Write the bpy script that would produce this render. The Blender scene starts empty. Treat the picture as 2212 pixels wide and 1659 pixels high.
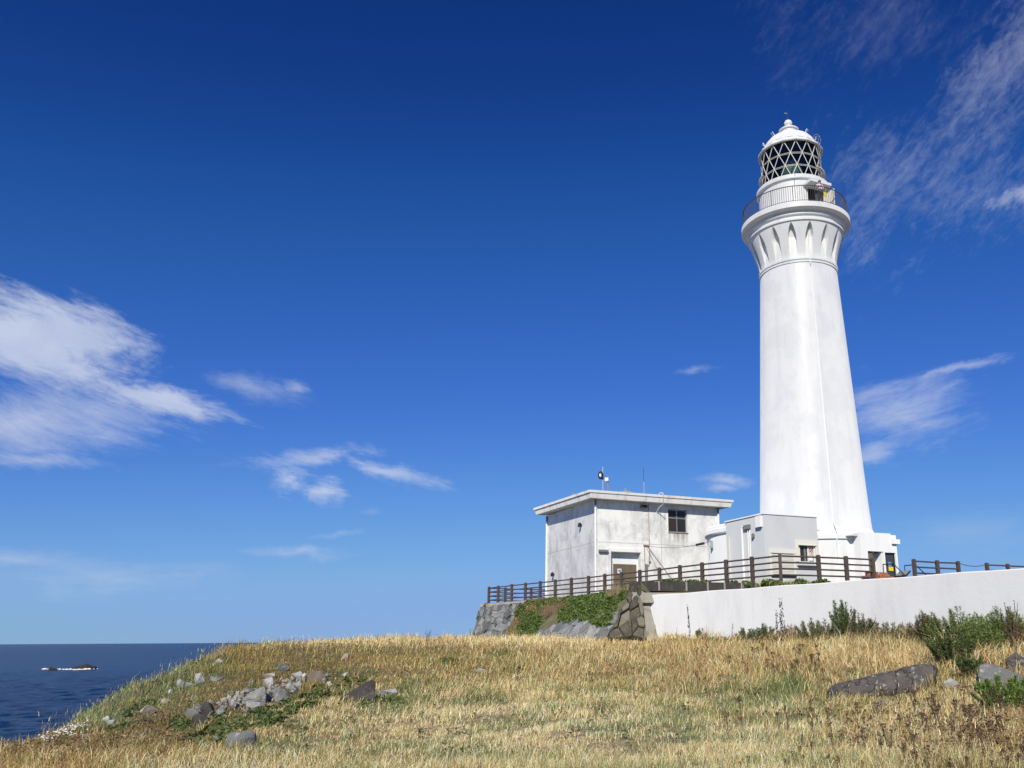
import bpy, bmesh, math, random
import numpy as np
from mathutils import Vector, Matrix, noise as mnoise
R = math.radians
rng = random.Random(7)
nrg = np.random.default_rng(11)
S = bpy.context.scene
COL = S.collection

# ---------------------------------------------------------------- camera (eye at the origin, looking along +Y)
F, PX, PY = 1858., 1300., 917.          # focal length and principal point measured on the photo at 2212 x 1659
PITCH, ROLL = R(14.1), .0059
_fw = np.array([0, math.cos(PITCH), math.sin(PITCH)])
_u0 = np.array([0, -math.sin(PITCH), math.cos(PITCH)])
_r0 = np.array([1., 0, 0])
_rt = _r0*math.cos(ROLL)-_u0*math.sin(ROLL)
_up = _u0*math.cos(ROLL)+_r0*math.sin(ROLL)
def ray(u, v): return _fw+_rt*((u-PX)/F)+_up*((PY-v)/F)
def atd(u, v, d): r = ray(u, v); return r*(d/r[1])
def atz(u, v, z): r = ray(u, v); return r*(z/r[2])
def proj(p):
    p = np.asarray(p, float); w = p@_fw
    return PX+F*(p@_rt)/w, PY-F*(p@_up)/w
cam = bpy.data.cameras.new('camera'); co = bpy.data.objects.new('camera', cam); COL.objects.link(co)
cam.sensor_width = 36; cam.sensor_fit = 'HORIZONTAL'
cam.lens = F/2212*36; cam.shift_x = (1106-PX)/2212; cam.shift_y = (PY-829.5)/2212
cam.clip_start = .1; cam.clip_end = 120000
co.matrix_world = Matrix((( _rt[0], _up[0], -_fw[0], 0), (_rt[1], _up[1], -_fw[1], 0), (_rt[2], _up[2], -_fw[2], 0), (0, 0, 0, 1)))
S.camera = co

# ---------------------------------------------------------------- objects
def tag(o, label=None, cat=None, group=None, kind=None):
    if label: o['label'] = label
    if cat: o['category'] = cat
    if group: o['group'] = group
    if kind: o['kind'] = kind
    return o
def empty(name, loc, label=None, cat=None, group=None):
    o = bpy.data.objects.new(name, None); COL.objects.link(o); o.location = loc; o.empty_display_size = .3
    return tag(o, label, cat, group)
def wloc(o):
    v = Vector((0, 0, 0))
    while o is not None: v += o.location; o = o.parent
    return v
class MB:
    """collects shapes given in world space (or in a frame) and links them as one mesh"""
    def __init__(s): s.v = []; s.f = []; s.sm = []; s.mi = []; s.M = None; s.m = 0
    def add(s, vs, fs, smooth=False):
        b = len(s.v)
        if s.M is not None: vs = [tuple(s.M @ Vector(p)) for p in vs]
        s.v += [tuple(map(float, p)) for p in vs]
        for f in fs: s.f.append(tuple(b+i for i in f)); s.sm.append(smooth); s.mi.append(s.m)
        return s
    def box(s, x0, x1, y0, y1, z0, z1):
        vs = [(x0,y0,z0),(x1,y0,z0),(x1,y1,z0),(x0,y1,z0),(x0,y0,z1),(x1,y0,z1),(x1,y1,z1),(x0,y1,z1)]
        return s.add(vs, [(0,3,2,1),(4,5,6,7),(0,1,5,4),(1,2,6,5),(2,3,7,6),(3,0,4,7)])
    def hexa(s, b, t): # bottom quad, top quad (both counter-clockwise from above)
        return s.add(list(b)+list(t), [(0,3,2,1),(4,5,6,7),(0,1,5,4),(1,2,6,5),(2,3,7,6),(3,0,4,7)])
    def tube(s, pts, r, n=8, cap=True, r1=None):
        pts = [Vector(p) for p in pts]; k = len(pts); vs = []; fs = []
        for i, p in enumerate(pts):
            t = (pts[min(i+1, k-1)]-pts[max(i-1, 0)]).normalized()
            a = t.cross(Vector((0, 0, 1)))
            if a.length < 1e-3: a = t.cross(Vector((1, 0, 0)))
            a.normalize(); b = t.cross(a)
            rr = r if r1 is None else r+(r1-r)*i/(k-1)
            for j in range(n):
                an = 2*math.pi*(j+.5)/n
                vs.append(p+a*math.cos(an)*rr+b*math.sin(an)*rr)
        for i in range(k-1):
            for j in range(n):
                fs.append((i*n+j, i*n+(j+1) % n, (i+1)*n+(j+1) % n, (i+1)*n+j))
        if cap: fs.append(tuple(range(n))); fs.append(tuple((k-1)*n+j for j in reversed(range(n))))
        return s.add(vs, [tuple(reversed(f)) for f in fs], n > 4)
    def bar(s, p, q, w, h):
        """rectangular bar from p to q"""
        p = Vector(p); q = Vector(q); t = (q-p).normalized(); a = t.cross(Vector((0, 0, 1)))
        if a.length < 1e-3: a = Vector((1, 0, 0))
        a.normalize(); b = a.cross(t); vs = []
        for c in (p, q):
            for (i, j) in ((-1,-1),(1,-1),(1,1),(-1,1)): vs.append(c+a*i*w/2+b*j*h/2)
        return s.add(vs, [(0,1,2,3),(7,6,5,4),(4,5,1,0),(5,6,2,1),(6,7,3,2),(7,4,0,3)])
    def lathe(s, prof, c=(0, 0), n=96, smooth=True, a0=0., a1=2*math.pi, cap=False):
        full = abs(a1-a0-2*math.pi) < 1e-6; m = n if full else n+1; vs = []; fs = []
        for (r, z) in prof:
            for j in range(m):
                a = a0+(a1-a0)*j/n; vs.append((c[0]+r*math.cos(a), c[1]+r*math.sin(a), z))
        for i in range(len(prof)-1):
            for j in range(n):
                j2 = (j+1) % m; fs.append((i*m+j, i*m+j2, (i+1)*m+j2, (i+1)*m+j))
        if cap: fs.append(tuple(reversed(range(m)))); fs.append(tuple((len(prof)-1)*m+j for j in range(m)))
        return s.add(vs, fs, smooth)
    def build(s, name, mat, parent=None, angle=30):
        me = bpy.data.meshes.new(name); o = bpy.data.objects.new(name, me); COL.objects.link(o)
        vs = s.v
        if parent is not None:
            L = wloc(parent); vs = [(x-L.x, y-L.y, z-L.z) for x, y, z in vs]; o.parent = parent
        me.from_pydata(vs, [], s.f); me.polygons.foreach_set('use_smooth', s.sm)
        for m_ in (mat if isinstance(mat, (list, tuple)) else [mat]): me.materials.append(m_)
        me.polygons.foreach_set('material_index', s.mi)
        me.update()
        if any(s.sm): me.set_sharp_from_angle(angle=R(angle))
        return o
    def thing(s, name, mat, label, cat, group=None, base=None, angle=30):
        """a top-level thing that is one mesh, origin at its base"""
        if base is None:
            a = np.array(s.v); base = (float(a[:,0].mean()), float(a[:,1].mean()), float(a[:,2].min()))
        s.v = [(x-base[0], y-base[1], z-base[2]) for x, y, z in s.v]
        o = s.build(name, mat, None, angle); o.location = base
        return tag(o, label, cat, group)
def frame(origin, ang):
    """local x along the wall, y into the building, z up"""
    a = R(ang)
    return Matrix.Translation(Vector(origin)) @ Matrix.Rotation(a, 4, 'Z')
def copy_tree(o, parent=None):
    c = o.copy(); COL.objects.link(c); c.parent = parent
    for ch in [x for x in bpy.data.objects if x.parent == o]: copy_tree(ch, c)
    return c

# ---------------------------------------------------------------- materials
class NT:
    def __init__(s, tree): s.t = tree; s.n = tree.nodes; s.l = tree.links
    def node(s, typ, **kw):
        n = s.n.new(typ)
        for k, v in kw.items():
            if k.startswith('i_'):
                key = k[2:]; n.inputs[int(key) if key.isdigit() else key.replace('_', ' ')].default_value = v
            else: setattr(n, k, v)
        return n
    def link(s, a, b): s.l.new(a, b)
    def math(s, op, a, b=None, c=None, clamp=False):
        n = s.n.new('ShaderNodeMath'); n.operation = op; n.use_clamp = clamp
        for i, x in enumerate((a, b, c)):
            if x is None: continue
            if isinstance(x, (int, float)): n.inputs[i].default_value = x
            else: s.l.new(x, n.inputs[i])
        return n.outputs[0]
    def vec(s, op, a, b=None, out=0):
        n = s.n.new('ShaderNodeVectorMath'); n.operation = op
        for i, x in enumerate((a, b)):
            if x is None: continue
            if isinstance(x, (tuple, list)): n.inputs[i].default_value = x
            else: s.l.new(x, n.inputs[i])
        return n.outputs[out]
    def mix(s, f, a, b, blend='MIX'):
        n = s.n.new('ShaderNodeMix'); n.data_type = 'RGBA'; n.blend_type = blend
        for i, x in ((0, f), (6, a), (7, b)):
            if isinstance(x, (int, float)): n.inputs[i].default_value = x
            elif isinstance(x, (tuple, list)): n.inputs[i].default_value = tuple(x)+((1,) if len(x) == 3 else ())
            else: s.l.new(x, n.inputs[i])
        return n.outputs[2]
    def ramp(s, x, a, b, lo=0., hi=1.):
        n = s.n.new('ShaderNodeMapRange'); n.interpolation_type = 'SMOOTHSTEP'
        s.l.new(x, n.inputs[0])
        for i, q in enumerate((a, b, lo, hi)): n.inputs[i+1].default_value = q
        return n.outputs[0]
    def noise(s, co_, scale, detail=4, rough=.55, dist=0., out=0):
        n = s.n.new('ShaderNodeTexNoise'); s.l.new(co_, n.inputs['Vector'])
        n.inputs['Scale'].default_value = scale; n.inputs['Detail'].default_value = detail
        n.inputs['Roughness'].default_value = rough; n.inputs['Distortion'].default_value = dist
        return n.outputs[out]
def new_mat(name):
    m = bpy.data.materials.new(name); m.use_nodes = True; t = NT(m.node_tree)
    t.b = m.node_tree.nodes['Principled BSDF']
    tc = t.n.new('ShaderNodeTexCoord'); t.obj = tc.outputs['Object']
    return m, t
def mk(name, c, rough=.7, layers=(), bump=None, metal=0., spec=.5):
    """layers: (colour, noise scale, (sx,sy,sz) stretch, lo, hi, strength)"""
    m, t = new_mat(name); cur = tuple(c)
    for (c2, sc, st, lo, hi, k) in layers:
        v = t.vec('MULTIPLY', t.obj, st)
        f = t.ramp(t.noise(v, sc, 6, .6), lo, hi, 0, k)
        cur = t.mix(f, cur, c2)
    if isinstance(cur, tuple): t.b.inputs['Base Color'].default_value = cur+(1,)
    else: t.link(cur, t.b.inputs['Base Color'])
    t.b.inputs['Diffuse Roughness'].default_value = .9; t.b.inputs['Roughness'].default_value = rough; t.b.inputs['Metallic'].default_value = metal
    t.b.inputs['Specular IOR Level'].default_value = spec
    if bump:
        sc, st, dist, strg = bump
        b = t.node('ShaderNodeBump'); b.inputs['Strength'].default_value = strg; b.inputs['Distance'].default_value = dist
        t.link(t.noise(t.vec('MULTIPLY', t.obj, st), sc, 6, .6), b.inputs['Height']); t.link(b.outputs[0], t.b.inputs['Normal'])
    return m
one = (1, 1, 1)
M = {}
M['tower'] = mk('tower_paint', (.78, .78, .775), .48, [((.64, .65, .66), 1.1, (1, 1, .10), .42, .70, .5), ((.58, .58, .56), 5., (1, 1, .06), .56, .75, .45), ((.66, .67, .68), .6, one, .48, .60, .38), ((.50, .49, .46), 14., (1, 1, .12), .66, .78, .4)], (3., (1, 1, .35), .05, .5), spec=.4)
M['white'] = mk('white_paint', (.79, .79, .78), .5, [((.66, .66, .65), 1.6, (1, 1, .22), .5, .75, .6)], (9., one, .02, .25))
M['cream'] = mk('cream_paint', (.72, .70, .62), .5)
M['annex'] = mk('grey_paint', (.60, .61, .61), .55, [((.53, .54, .55), .8, (1, 1, .5), .45, .7, .6)], (5., one, .02, .2))
M['rwall'] = mk('white_wall_paint', (.72, .722, .72), .65, [((.58, .585, .59), .8, (1, 1, .30), .46, .72, .6), ((.54, .53, .50), 2.6, (1, 1, .10), .60, .78, .5), ((.44, .42, .38), 9., (1, 1, .5), .66, .78, .4)], (6., one, .03, .35))
M['metal'] = mk('galvanised', (.42, .43, .44), .4, metal=.7)
M['pipe'] = mk('white_pipe', (.86, .86, .85), .4)
M['dark'] = mk('dark_paint', (.02, .02, .022), .5)
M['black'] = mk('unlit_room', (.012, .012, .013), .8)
M['rail'] = mk('railing_paint', (.09, .082, .08), .5)
M['wood'] = mk('brown_recycled_post', (.075, .055, .050), .75, [((.13, .105, .095), 4., (1, 1, .3), .45, .75, .8)], (14., one, .02, .5))
M['bronze'] = mk('bronze_door', (.16, .125, .075), .5, [((.19, .155, .10), 2., (1, 1, .2), .4, .7, .7)])
M['darkglass'] = mk('dark_glass', (.035, .028, .022), .08, [((.06, .045, .035), .7, one, .4, .6, .7)])
M['glassgrey'] = mk('grey_glass', (.05, .06, .06), .06)
M['rust'] = mk('rusty_pipe', (.35, .20, .12), .7)
M['greybox'] = mk('grey_box', (.20, .20, .195), .5)
M['coping'] = mk('dark_coping', (.055, .048, .043), .8, [((.10, .09, .08), 3., one, .45, .7, .8)], (9., one, .03, .6))
M['conc'] = mk('old_concrete', (.36, .34, .29), .85, [((.22, .20, .17), 2.2, one, .45, .7, .8), ((.45, .43, .38), 6., one, .55, .7, .6)], (12., one, .03, .6))
M['brick'] = mk('red_brick', (.34, .12, .07), .85, [((.45, .22, .14), 4., one, .45, .65, .8), ((.22, .08, .05), 9., one, .5, .7, .6)])
M['yellow'] = mk('yellow_sign', (.75, .60, .03), .5)
M['paper'] = mk('paper', (.80, .80, .78), .6)
M['blue'] = mk('blue_print', (.10, .25, .48), .6)
M['red'] = mk('red_print', (.60, .10, .08), .6)
WIN0 = (0, 0, 0)                          # set below: middle of the sill in the wall's own coordinates
def house_mat():
    m, t = new_mat('weathered_render')
    a = t.ramp(t.noise(t.vec('MULTIPLY', t.obj, (1, 1, .7)), 1.0, 8, .68, .5), .40, .68)
    b = t.ramp(t.noise(t.vec('MULTIPLY', t.obj, (1, 1, .07)), 3.2, 6, .6), .47, .72)
    c = t.ramp(t.noise(t.obj, 6., 6, .7), .50, .66)
    cur = t.mix(t.math('MULTIPLY', a, .85), (.83, .82, .785), (.55, .55, .53))
    cur = t.mix(t.math('MULTIPLY', t.math('MULTIPLY', b, a), .6), cur, (.40, .40, .385))
    cur = t.mix(t.math('MULTIPLY', t.math('MULTIPLY', c, a), .55), cur, (.42, .42, .40))
    # rust and dirt washed down the wall below the first-floor window
    d = t.vec('SUBTRACT', t.obj, WIN0); s_ = t.vec('DOT_PRODUCT', d, (math.cos(R(25)), math.sin(R(25)), 0), 1); sp = t.node('ShaderNodeSeparateXYZ'); t.link(d, sp.inputs[0])
    fx = t.math('MULTIPLY', t.ramp(s_, -.9, -.7), t.ramp(s_, .9, .7)); fz = t.math('MULTIPLY', t.ramp(sp.outputs[2], -1.15, -.15), t.ramp(sp.outputs[2], .06, .0))
    st = t.ramp(t.noise(t.vec('MULTIPLY', t.obj, (1, 1, .08)), 6., 5, .6), .36, .62)
    cur = t.mix(t.math('MULTIPLY', t.math('MULTIPLY', fx, fz), t.math('MULTIPLY', st, .85)), cur, (.34, .29, .215))
    t.link(cur, t.b.inputs['Base Color']); t.b.inputs['Roughness'].default_value = .85
    bp = t.node('ShaderNodeBump', i_Strength=.35, i_Distance=.02); t.link(t.noise(t.obj, 14, 5), bp.inputs['Height']); t.link(bp.outputs[0], t.b.inputs['Normal'])
    return m
M['roof'] = mk('stained_fascia', (.80, .79, .76), .7, [((.50, .48, .44), 1.4, (1, 1, .3), .47, .7, .8), ((.36, .32, .27), 5., (1, 1, .4), .60, .74, .7)])
def rock_mat(name, c, c2, lich=(.55, .54, .48), lk=.6, isl=0., crack=0.):
    m, t = new_mat(name)
    cur = t.mix(t.ramp(t.noise(t.obj, 2.2, 6, .65), .38, .66), c, c2)
    cur = t.mix(t.ramp(t.noise(t.obj, 7., 5, .65), .56, .66, 0, lk), cur, lich)
    cur = t.mix(t.ramp(t.noise(t.obj, 26., 3, .6), .5, .75, 0, .35), cur, tuple(x*.5 for x in c))
    if crack:                             # weathered joints
        vo = t.node('ShaderNodeTexVoronoi', feature='DISTANCE_TO_EDGE', i_Scale=crack); t.link(t.vec('ADD', t.obj, t.vec('SCALE', t.noise(t.obj, 3., 4, .6, out=1))), vo.inputs['Vector'])
        cur = t.mix(t.ramp(vo.outputs['Distance'], .012, .05, .85, 0), cur, (.015, .013, .012))
    if isl:                               # every stone of a wall has a tone of its own
        g = t.node('ShaderNodeNewGeometry'); k = t.ramp(g.outputs['Random Per Island'], 0, 1, 1-isl, 1+isl); mm = t.node('ShaderNodeVectorMath', operation='SCALE'); t.link(cur, mm.inputs[0]); t.link(k, mm.inputs['Scale'])
        cur = t.mix(t.ramp(g.outputs['Random Per Island'], .78, .84, 0, .3), mm.outputs[0], (.34, .31, .25))
    t.link(cur, t.b.inputs['Base Color']); t.b.inputs['Roughness'].default_value = .88
    bp = t.node('ShaderNodeBump', i_Strength=.9, i_Distance=.10); t.link(t.noise(t.obj, 7, 8, .65), bp.inputs['Height']); t.link(bp.outputs[0], t.b.inputs['Normal'])
    return m
M['rock_grey'] = rock_mat('grey_rock', (.16, .16, .155), (.25, .25, .235))
M['rock_mid'] = rock_mat('weathered_rock', (.32, .315, .285), (.20, .195, .18))
M['rock_light'] = rock_mat('pale_rock', (.43, .42, .385), (.29, .285, .26))
M['rock_white'] = rock_mat('white_rock', (.60, .59, .55), (.48, .46, .42))
M['rock_dark'] = rock_mat('dark_rock', (.048, .042, .039), (.08, .07, .064), (.18, .17, .15), .4)
M['rock_brown'] = rock_mat('brown_rock', (.20, .155, .125), (.13, .105, .09))
M['rock_tan'] = rock_mat('tan_rock', (.42, .36, .28), (.34, .29, .23))
M['rock_ledge'] = rock_mat('ledge_rock', (.085, .075, .066), (.135, .12, .105), (.36, .35, .31), .8, 0., 1.25)
M['slate'] = rock_mat('slate', (.22, .225, .215), (.34, .34, .32), (.48, .47, .43), .5, .4)
M['wallstone'] = rock_mat('wall_stone', (.17, .18, .175), (.27, .27, .25), (.40, .39, .34), .6, .45)
M['mossstone'] = rock_mat('mossy_stone', (.075, .068, .048), (.15, .13, .09), (.24, .22, .165), .5, .28)
def attr_mat(name, rough=.6, trans=.3, var=.0):
    m, t = new_mat(name)
    at = t.node('ShaderNodeAttribute', attribute_name='tint')
    t.link(at.outputs['Color'], t.b.inputs['Base Color']); t.b.inputs['Roughness'].default_value = rough
    t.b.inputs['Specular IOR Level'].default_value = .25
    tr = t.node('ShaderNodeBsdfTranslucent'); t.link(at.outputs['Color'], tr.inputs['Color'])
    mx = t.node('ShaderNodeMixShader'); mx.inputs[0].default_value = trans
    t.link(t.b.outputs[0], mx.inputs[1]); t.link(tr.outputs[0], mx.inputs[2])
    t.link(mx.outputs[0], t.n['Material Output'].inputs[0])
    return m
M['blade'] = attr_mat('grass_blade', .6, .10)
M['leaf'] = attr_mat('leaf', .5, .12)
def arr_mesh(name, verts, tris, cols=None, mat=None, smooth=False):
    """fast mesh from numpy arrays: verts (n,3), tris (m,3), colours per vertex (n,3)"""
    me = bpy.data.meshes.new(name); n = len(verts); m = len(tris); k = tris.shape[1]
    me.vertices.add(n); me.vertices.foreach_set('co', np.ascontiguousarray(verts, np.float32).ravel())
    me.loops.add(m*k); me.loops.foreach_set('vertex_index', np.ascontiguousarray(tris, np.int32).ravel())
    me.polygons.add(m); me.polygons.foreach_set('loop_start', np.arange(0, m*k, k, dtype=np.int32))
    me.polygons.foreach_set('loop_total', np.full(m, k, np.int32))
    me.polygons.foreach_set('use_smooth', np.full(m, smooth))
    if cols is not None:
        a = me.color_attributes.new('tint', 'FLOAT_COLOR', 'POINT')
        c4 = np.ones((n, 4), np.float32); c4[:, :3] = cols; a.data.foreach_set('color', c4.ravel())
    me.update(calc_edges=True); me.validate()
    if mat: me.materials.append(mat)
    return me
def link_mesh(name, me, parent=None, loc=(0, 0, 0)):
    o = bpy.data.objects.new(name, me); COL.objects.link(o); o.parent = parent; o.location = loc
    return o
def vnoise(x, y, sc, seed=0):
    """smooth value noise on numpy arrays, 0..1"""
    x = np.asarray(x)/sc; y = np.asarray(y)/sc
    xi = np.floor(x).astype(np.int64); yi = np.floor(y).astype(np.int64); fx = x-xi; fy = y-yi
    fx = fx*fx*(3-2*fx); fy = fy*fy*(3-2*fy)
    def h(i, j):
        n = (i*374761393+j*668265263+seed*974634777) & 0x7fffffff
        n = ((n ^ (n >> 13))*1274126177) & 0x7fffffff
        return ((n ^ (n >> 16)) & 0xffff)/65535.
    return (h(xi, yi)*(1-fx)+h(xi+1, yi)*fx)*(1-fy)+(h(xi, yi+1)*(1-fx)+h(xi+1, yi+1)*fx)*fy
def fbm(x, y, sc, seed=0, o=4):
    s = 0; a = .5; t = 0
    for i in range(o): s = s+a*vnoise(x, y, sc/2**i, seed+i*17); t += a; a *= .5
    return s/t
# ---------------------------------------------------------------- light and sky
SUN_AZ, SUN_EL = R(261), R(36)           # direction towards the sun, math angle from +X
sd = Vector((math.cos(SUN_AZ)*math.cos(SUN_EL), math.sin(SUN_AZ)*math.cos(SUN_EL), math.sin(SUN_EL)))
sl = bpy.data.lights.new('sun', 'SUN'); sl.energy = 4.7; sl.angle = R(.53); sl.color = (1., .945, .83)
so = bpy.data.objects.new('sun', sl); COL.objects.link(so); so.rotation_euler = (-sd).to_track_quat('-Z', 'Y').to_euler()
S.view_settings.view_transform = 'Standard'; S.view_settings.look = 'None'; S.view_settings.exposure = 0; S.view_settings.gamma = 1
W = bpy.data.worlds.new('World'); S.world = W; W.use_nodes = True
w = NT(W.node_tree); bg = W.node_tree.nodes['Background']; bg.inputs[1].default_value = .1
sky = w.node('ShaderNodeTexSky', sky_type='NISHITA', sun_disc=False, sun_elevation=SUN_EL, sun_rotation=math.pi/2-SUN_AZ, altitude=10., air_density=1.0, dust_density=0.0, ozone_density=8.0)
hs = w.node('ShaderNodeRGBCurve')           # the deep polarised blue of the photo: one response curve per channel
w.link(w.vec('SCALE', sky.outputs[0]), hs.inputs['Color']); hs.inputs['Color'].links[0].from_node.inputs['Scale'].default_value = .05
hs.mapping.use_clip = False
for ci, pts in enumerate((((0, 0), (.05, .0050), (.0774, .0185), (.148, .061), (.245, .127), (.43, .215), (.69, .25), (.80, .26), (.88, .275), (1.1, .95), (2, 3.)),
                          ((0, 0), (.111, .037), (.17, .095), (.313, .195), (.479, .323), (.70, .424), (.86, .43), (1.02, .98), (2, 2.9)),
                          ((0, 0), (.259, .205), (.379, .381), (.621, .631), (.81, .735), (.905, .76), (1.05, .95), (2, 2.5)))):
    cv = hs.mapping.curves[ci]
    while len(cv.points) < len(pts): cv.points.new(.5, .5)
    for q_, (x_, y_) in zip(cv.points, pts): q_.location = (x_/2, y_/2)
hs.mapping.update()
skyc = w.vec('SCALE', hs.outputs[0]); skyc.node.inputs['Scale'].default_value = 20.
tc = w.node('ShaderNodeTexCoord'); sx = w.node('ShaderNodeSeparateXYZ'); w.link(tc.outputs['Generated'], sx.inputs[0])
az = w.math('ARCTAN2', sx.outputs[0], sx.outputs[1]); el = w.math('ARCSINE', sx.outputs[2])
cx = w.node('ShaderNodeCombineXYZ'); w.link(az, cx.inputs[0]); w.link(el, cx.inputs[1]); P0 = cx.outputs[0]
def ae(u, v): r = ray(u, v); r = r/np.linalg.norm(r); return math.atan2(r[0], r[1]), math.asin(r[2])
wn = w.vec('SUBTRACT', w.noise(P0, 9., 5, .6, out=1), (.5, .5, .5))
wn2 = w.vec('SUBTRACT', w.noise(P0, 34., 4, .6, out=1), (.5, .5, .5))
WP = w.vec('ADD', P0, w.vec('ADD', w.vec('MULTIPLY', wn, (.05, .03, 0)), w.vec('MULTIPLY', wn2, (.03, .014, 0))))
def patch(u, v, u2, v2, wid, pw=None):
    """1 - distance from an elongated patch whose long axis runs between two directions of the sky"""
    a = np.array(ae(u, v)); b = np.array(ae(u2, v2)); c = (a+b)/2; d = b-a; L = np.linalg.norm(d)/2; an = math.atan2(d[1], d[0])
    q = w.vec('SUBTRACT', pw or WP, (float(c[0]), float(c[1]), 0))
    rn = w.node('ShaderNodeVectorRotate', rotation_type='Z_AXIS', i_Angle=-an); w.link(q, rn.inputs['Vector'])
    q = w.vec('MULTIPLY', rn.outputs[0], (float(1/L), float(1/(wid/F)), 0))
    return w.math('SUBTRACT', 1., w.vec('LENGTH', q, out=1))
def streak(sc, ang, st, seed, det=7, rough=.62, dist=.3):
    v = w.node('ShaderNodeVectorRotate', rotation_type='Z_AXIS', i_Angle=-R(ang)); w.link(w.vec('ADD', P0, (seed, seed*.7, 0)), v.inputs['Vector'])
    return w.noise(w.vec('MULTIPLY', v.outputs[0], (st, 1, 1)), sc, det, rough, dist)
def cloud(patches, noises, lo, hi, amp):
    """torn edges: patch field plus stretched fractal noise, then a soft threshold"""
    f = patches[0]
    for x in patches[1:]: f = w.math('MAXIMUM', f, x)
    for n_, k in noises: f = w.math('ADD', f, w.math('MULTIPLY', w.math('SUBTRACT', n_, .5), k))
    return w.ramp(f, lo, hi, 0, amp)
NL = [(streak(15., -14, .30, 3.1, 8, .66, .6), 2.5), (streak(60., -12, .30, 6.1, 8, .7, .4), 1.1)]
masks = [cloud([patch(-400, 560, 500, 850, 98), patch(-200, 650, 440, 790, 100), patch(150, 815, 510, 888, 44)], NL, .02, .85, .84),
         cloud([patch(-420, 930, 420, 890, 88), patch(-120, 965, 260, 1004, 26)], NL, .0, 1.25, .78),
         cloud([patch(360, 790, 690, 866, 34), patch(585, 822, 680, 842, 18)], NL, -.05, 1.3, .60)]
NM = [(streak(34., -8, .30, 7.7, 8, .66, .6), 2.4), (streak(95., -10, .35, 2.7, 8, .7, .3), 1.1)]
masks += [cloud([patch(480, 1008, 880, 962, 36), patch(690, 975, 1000, 1060, 24)], NM, .02, 1.2, .60), cloud([patch(560, 1012, 705, 1052, 40), patch(640, 1050, 770, 1075, 34)], NM, .05, 1.2, .76)]
NF = [(streak(30., 2, .22, 1.9, 7, .62), 1.8), (streak(90., 0, .25, 4.1, 7, .68), .7)]
masks += [cloud([patch(500, 1182, 790, 1196, 18)], NF, .05, 1.3, .5), cloud([patch(-250, 1238, 620, 1250, 44)], NF, .05, 1.5, .42), cloud([patch(-250, 1188, 230, 1215, 30)], NF, .05, 1.4, .40),
          cloud([patch(640, 1160, 800, 1152, 12), patch(745, 1113, 840, 1107, 13)], NF, .05, 1.3, .24), cloud([patch(1425, 806, 1575, 782, 14)], NF, .05, 1.2, .46),
          cloud([patch(1490, 1036, 1650, 1044, 17), patch(1500, 1055, 1610, 1057, 13)], NF, .05, 1.2, .6), cloud([patch(1850, 1165, 2350, 1140, 60)], NF, .0, 1.5, .17)]
RIP = [(streak(110., 34, .50, 5.3, 9, .72, .4), 2.3), (streak(26., 38, .36, 9.3, 7, .62, .4), 2.6)]
masks += [cloud([patch(1720, 540, 2170, 240, 165), patch(1900, 500, 2330, 340, 105)], RIP, .02, 1.8, .31), cloud([patch(2060, 452, 2350, 385, 34)], RIP, .0, 1.3, .55),
          cloud([patch(1960, 400, 2330, -80, 110)], RIP, .05, 1.6, .27), cloud([patch(1560, 40, 2330, 50, 150)], RIP, .1, 2.4, .15)]
NR = [(streak(30., 12, .24, 8.8, 8, .65, .4), 2.2), (streak(80., 10, .28, 3.4, 8, .7, .3), 1.0)]
masks += [cloud([patch(1760, 885, 2120, 800, 40)], NR, .1, 1.3, .44), cloud([patch(1900, 842, 2210, 758, 14)], NR, .1, 1.1, .42), cloud([patch(1740, 945, 2130, 855, 110)], NR, .0, 1.4, .6), cloud([patch(1780, 905, 2140, 918, 44)], NR, .0, 1.3, .6), cloud([patch(1780, 995, 1990, 960, 34)], NR, .0, 1.2, .55)]
mask = masks[0]
for x in masks[1:]: mask = w.math('MAXIMUM', mask, x)
ccol = w.mix(w.ramp(streak(12., -10, .5, 4.4), .35, .65), (5.0, 5.7, 7.6), (6.3, 6.9, 8.4))
w.link(w.mix(mask, skyc, ccol), bg.inputs[0])
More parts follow.
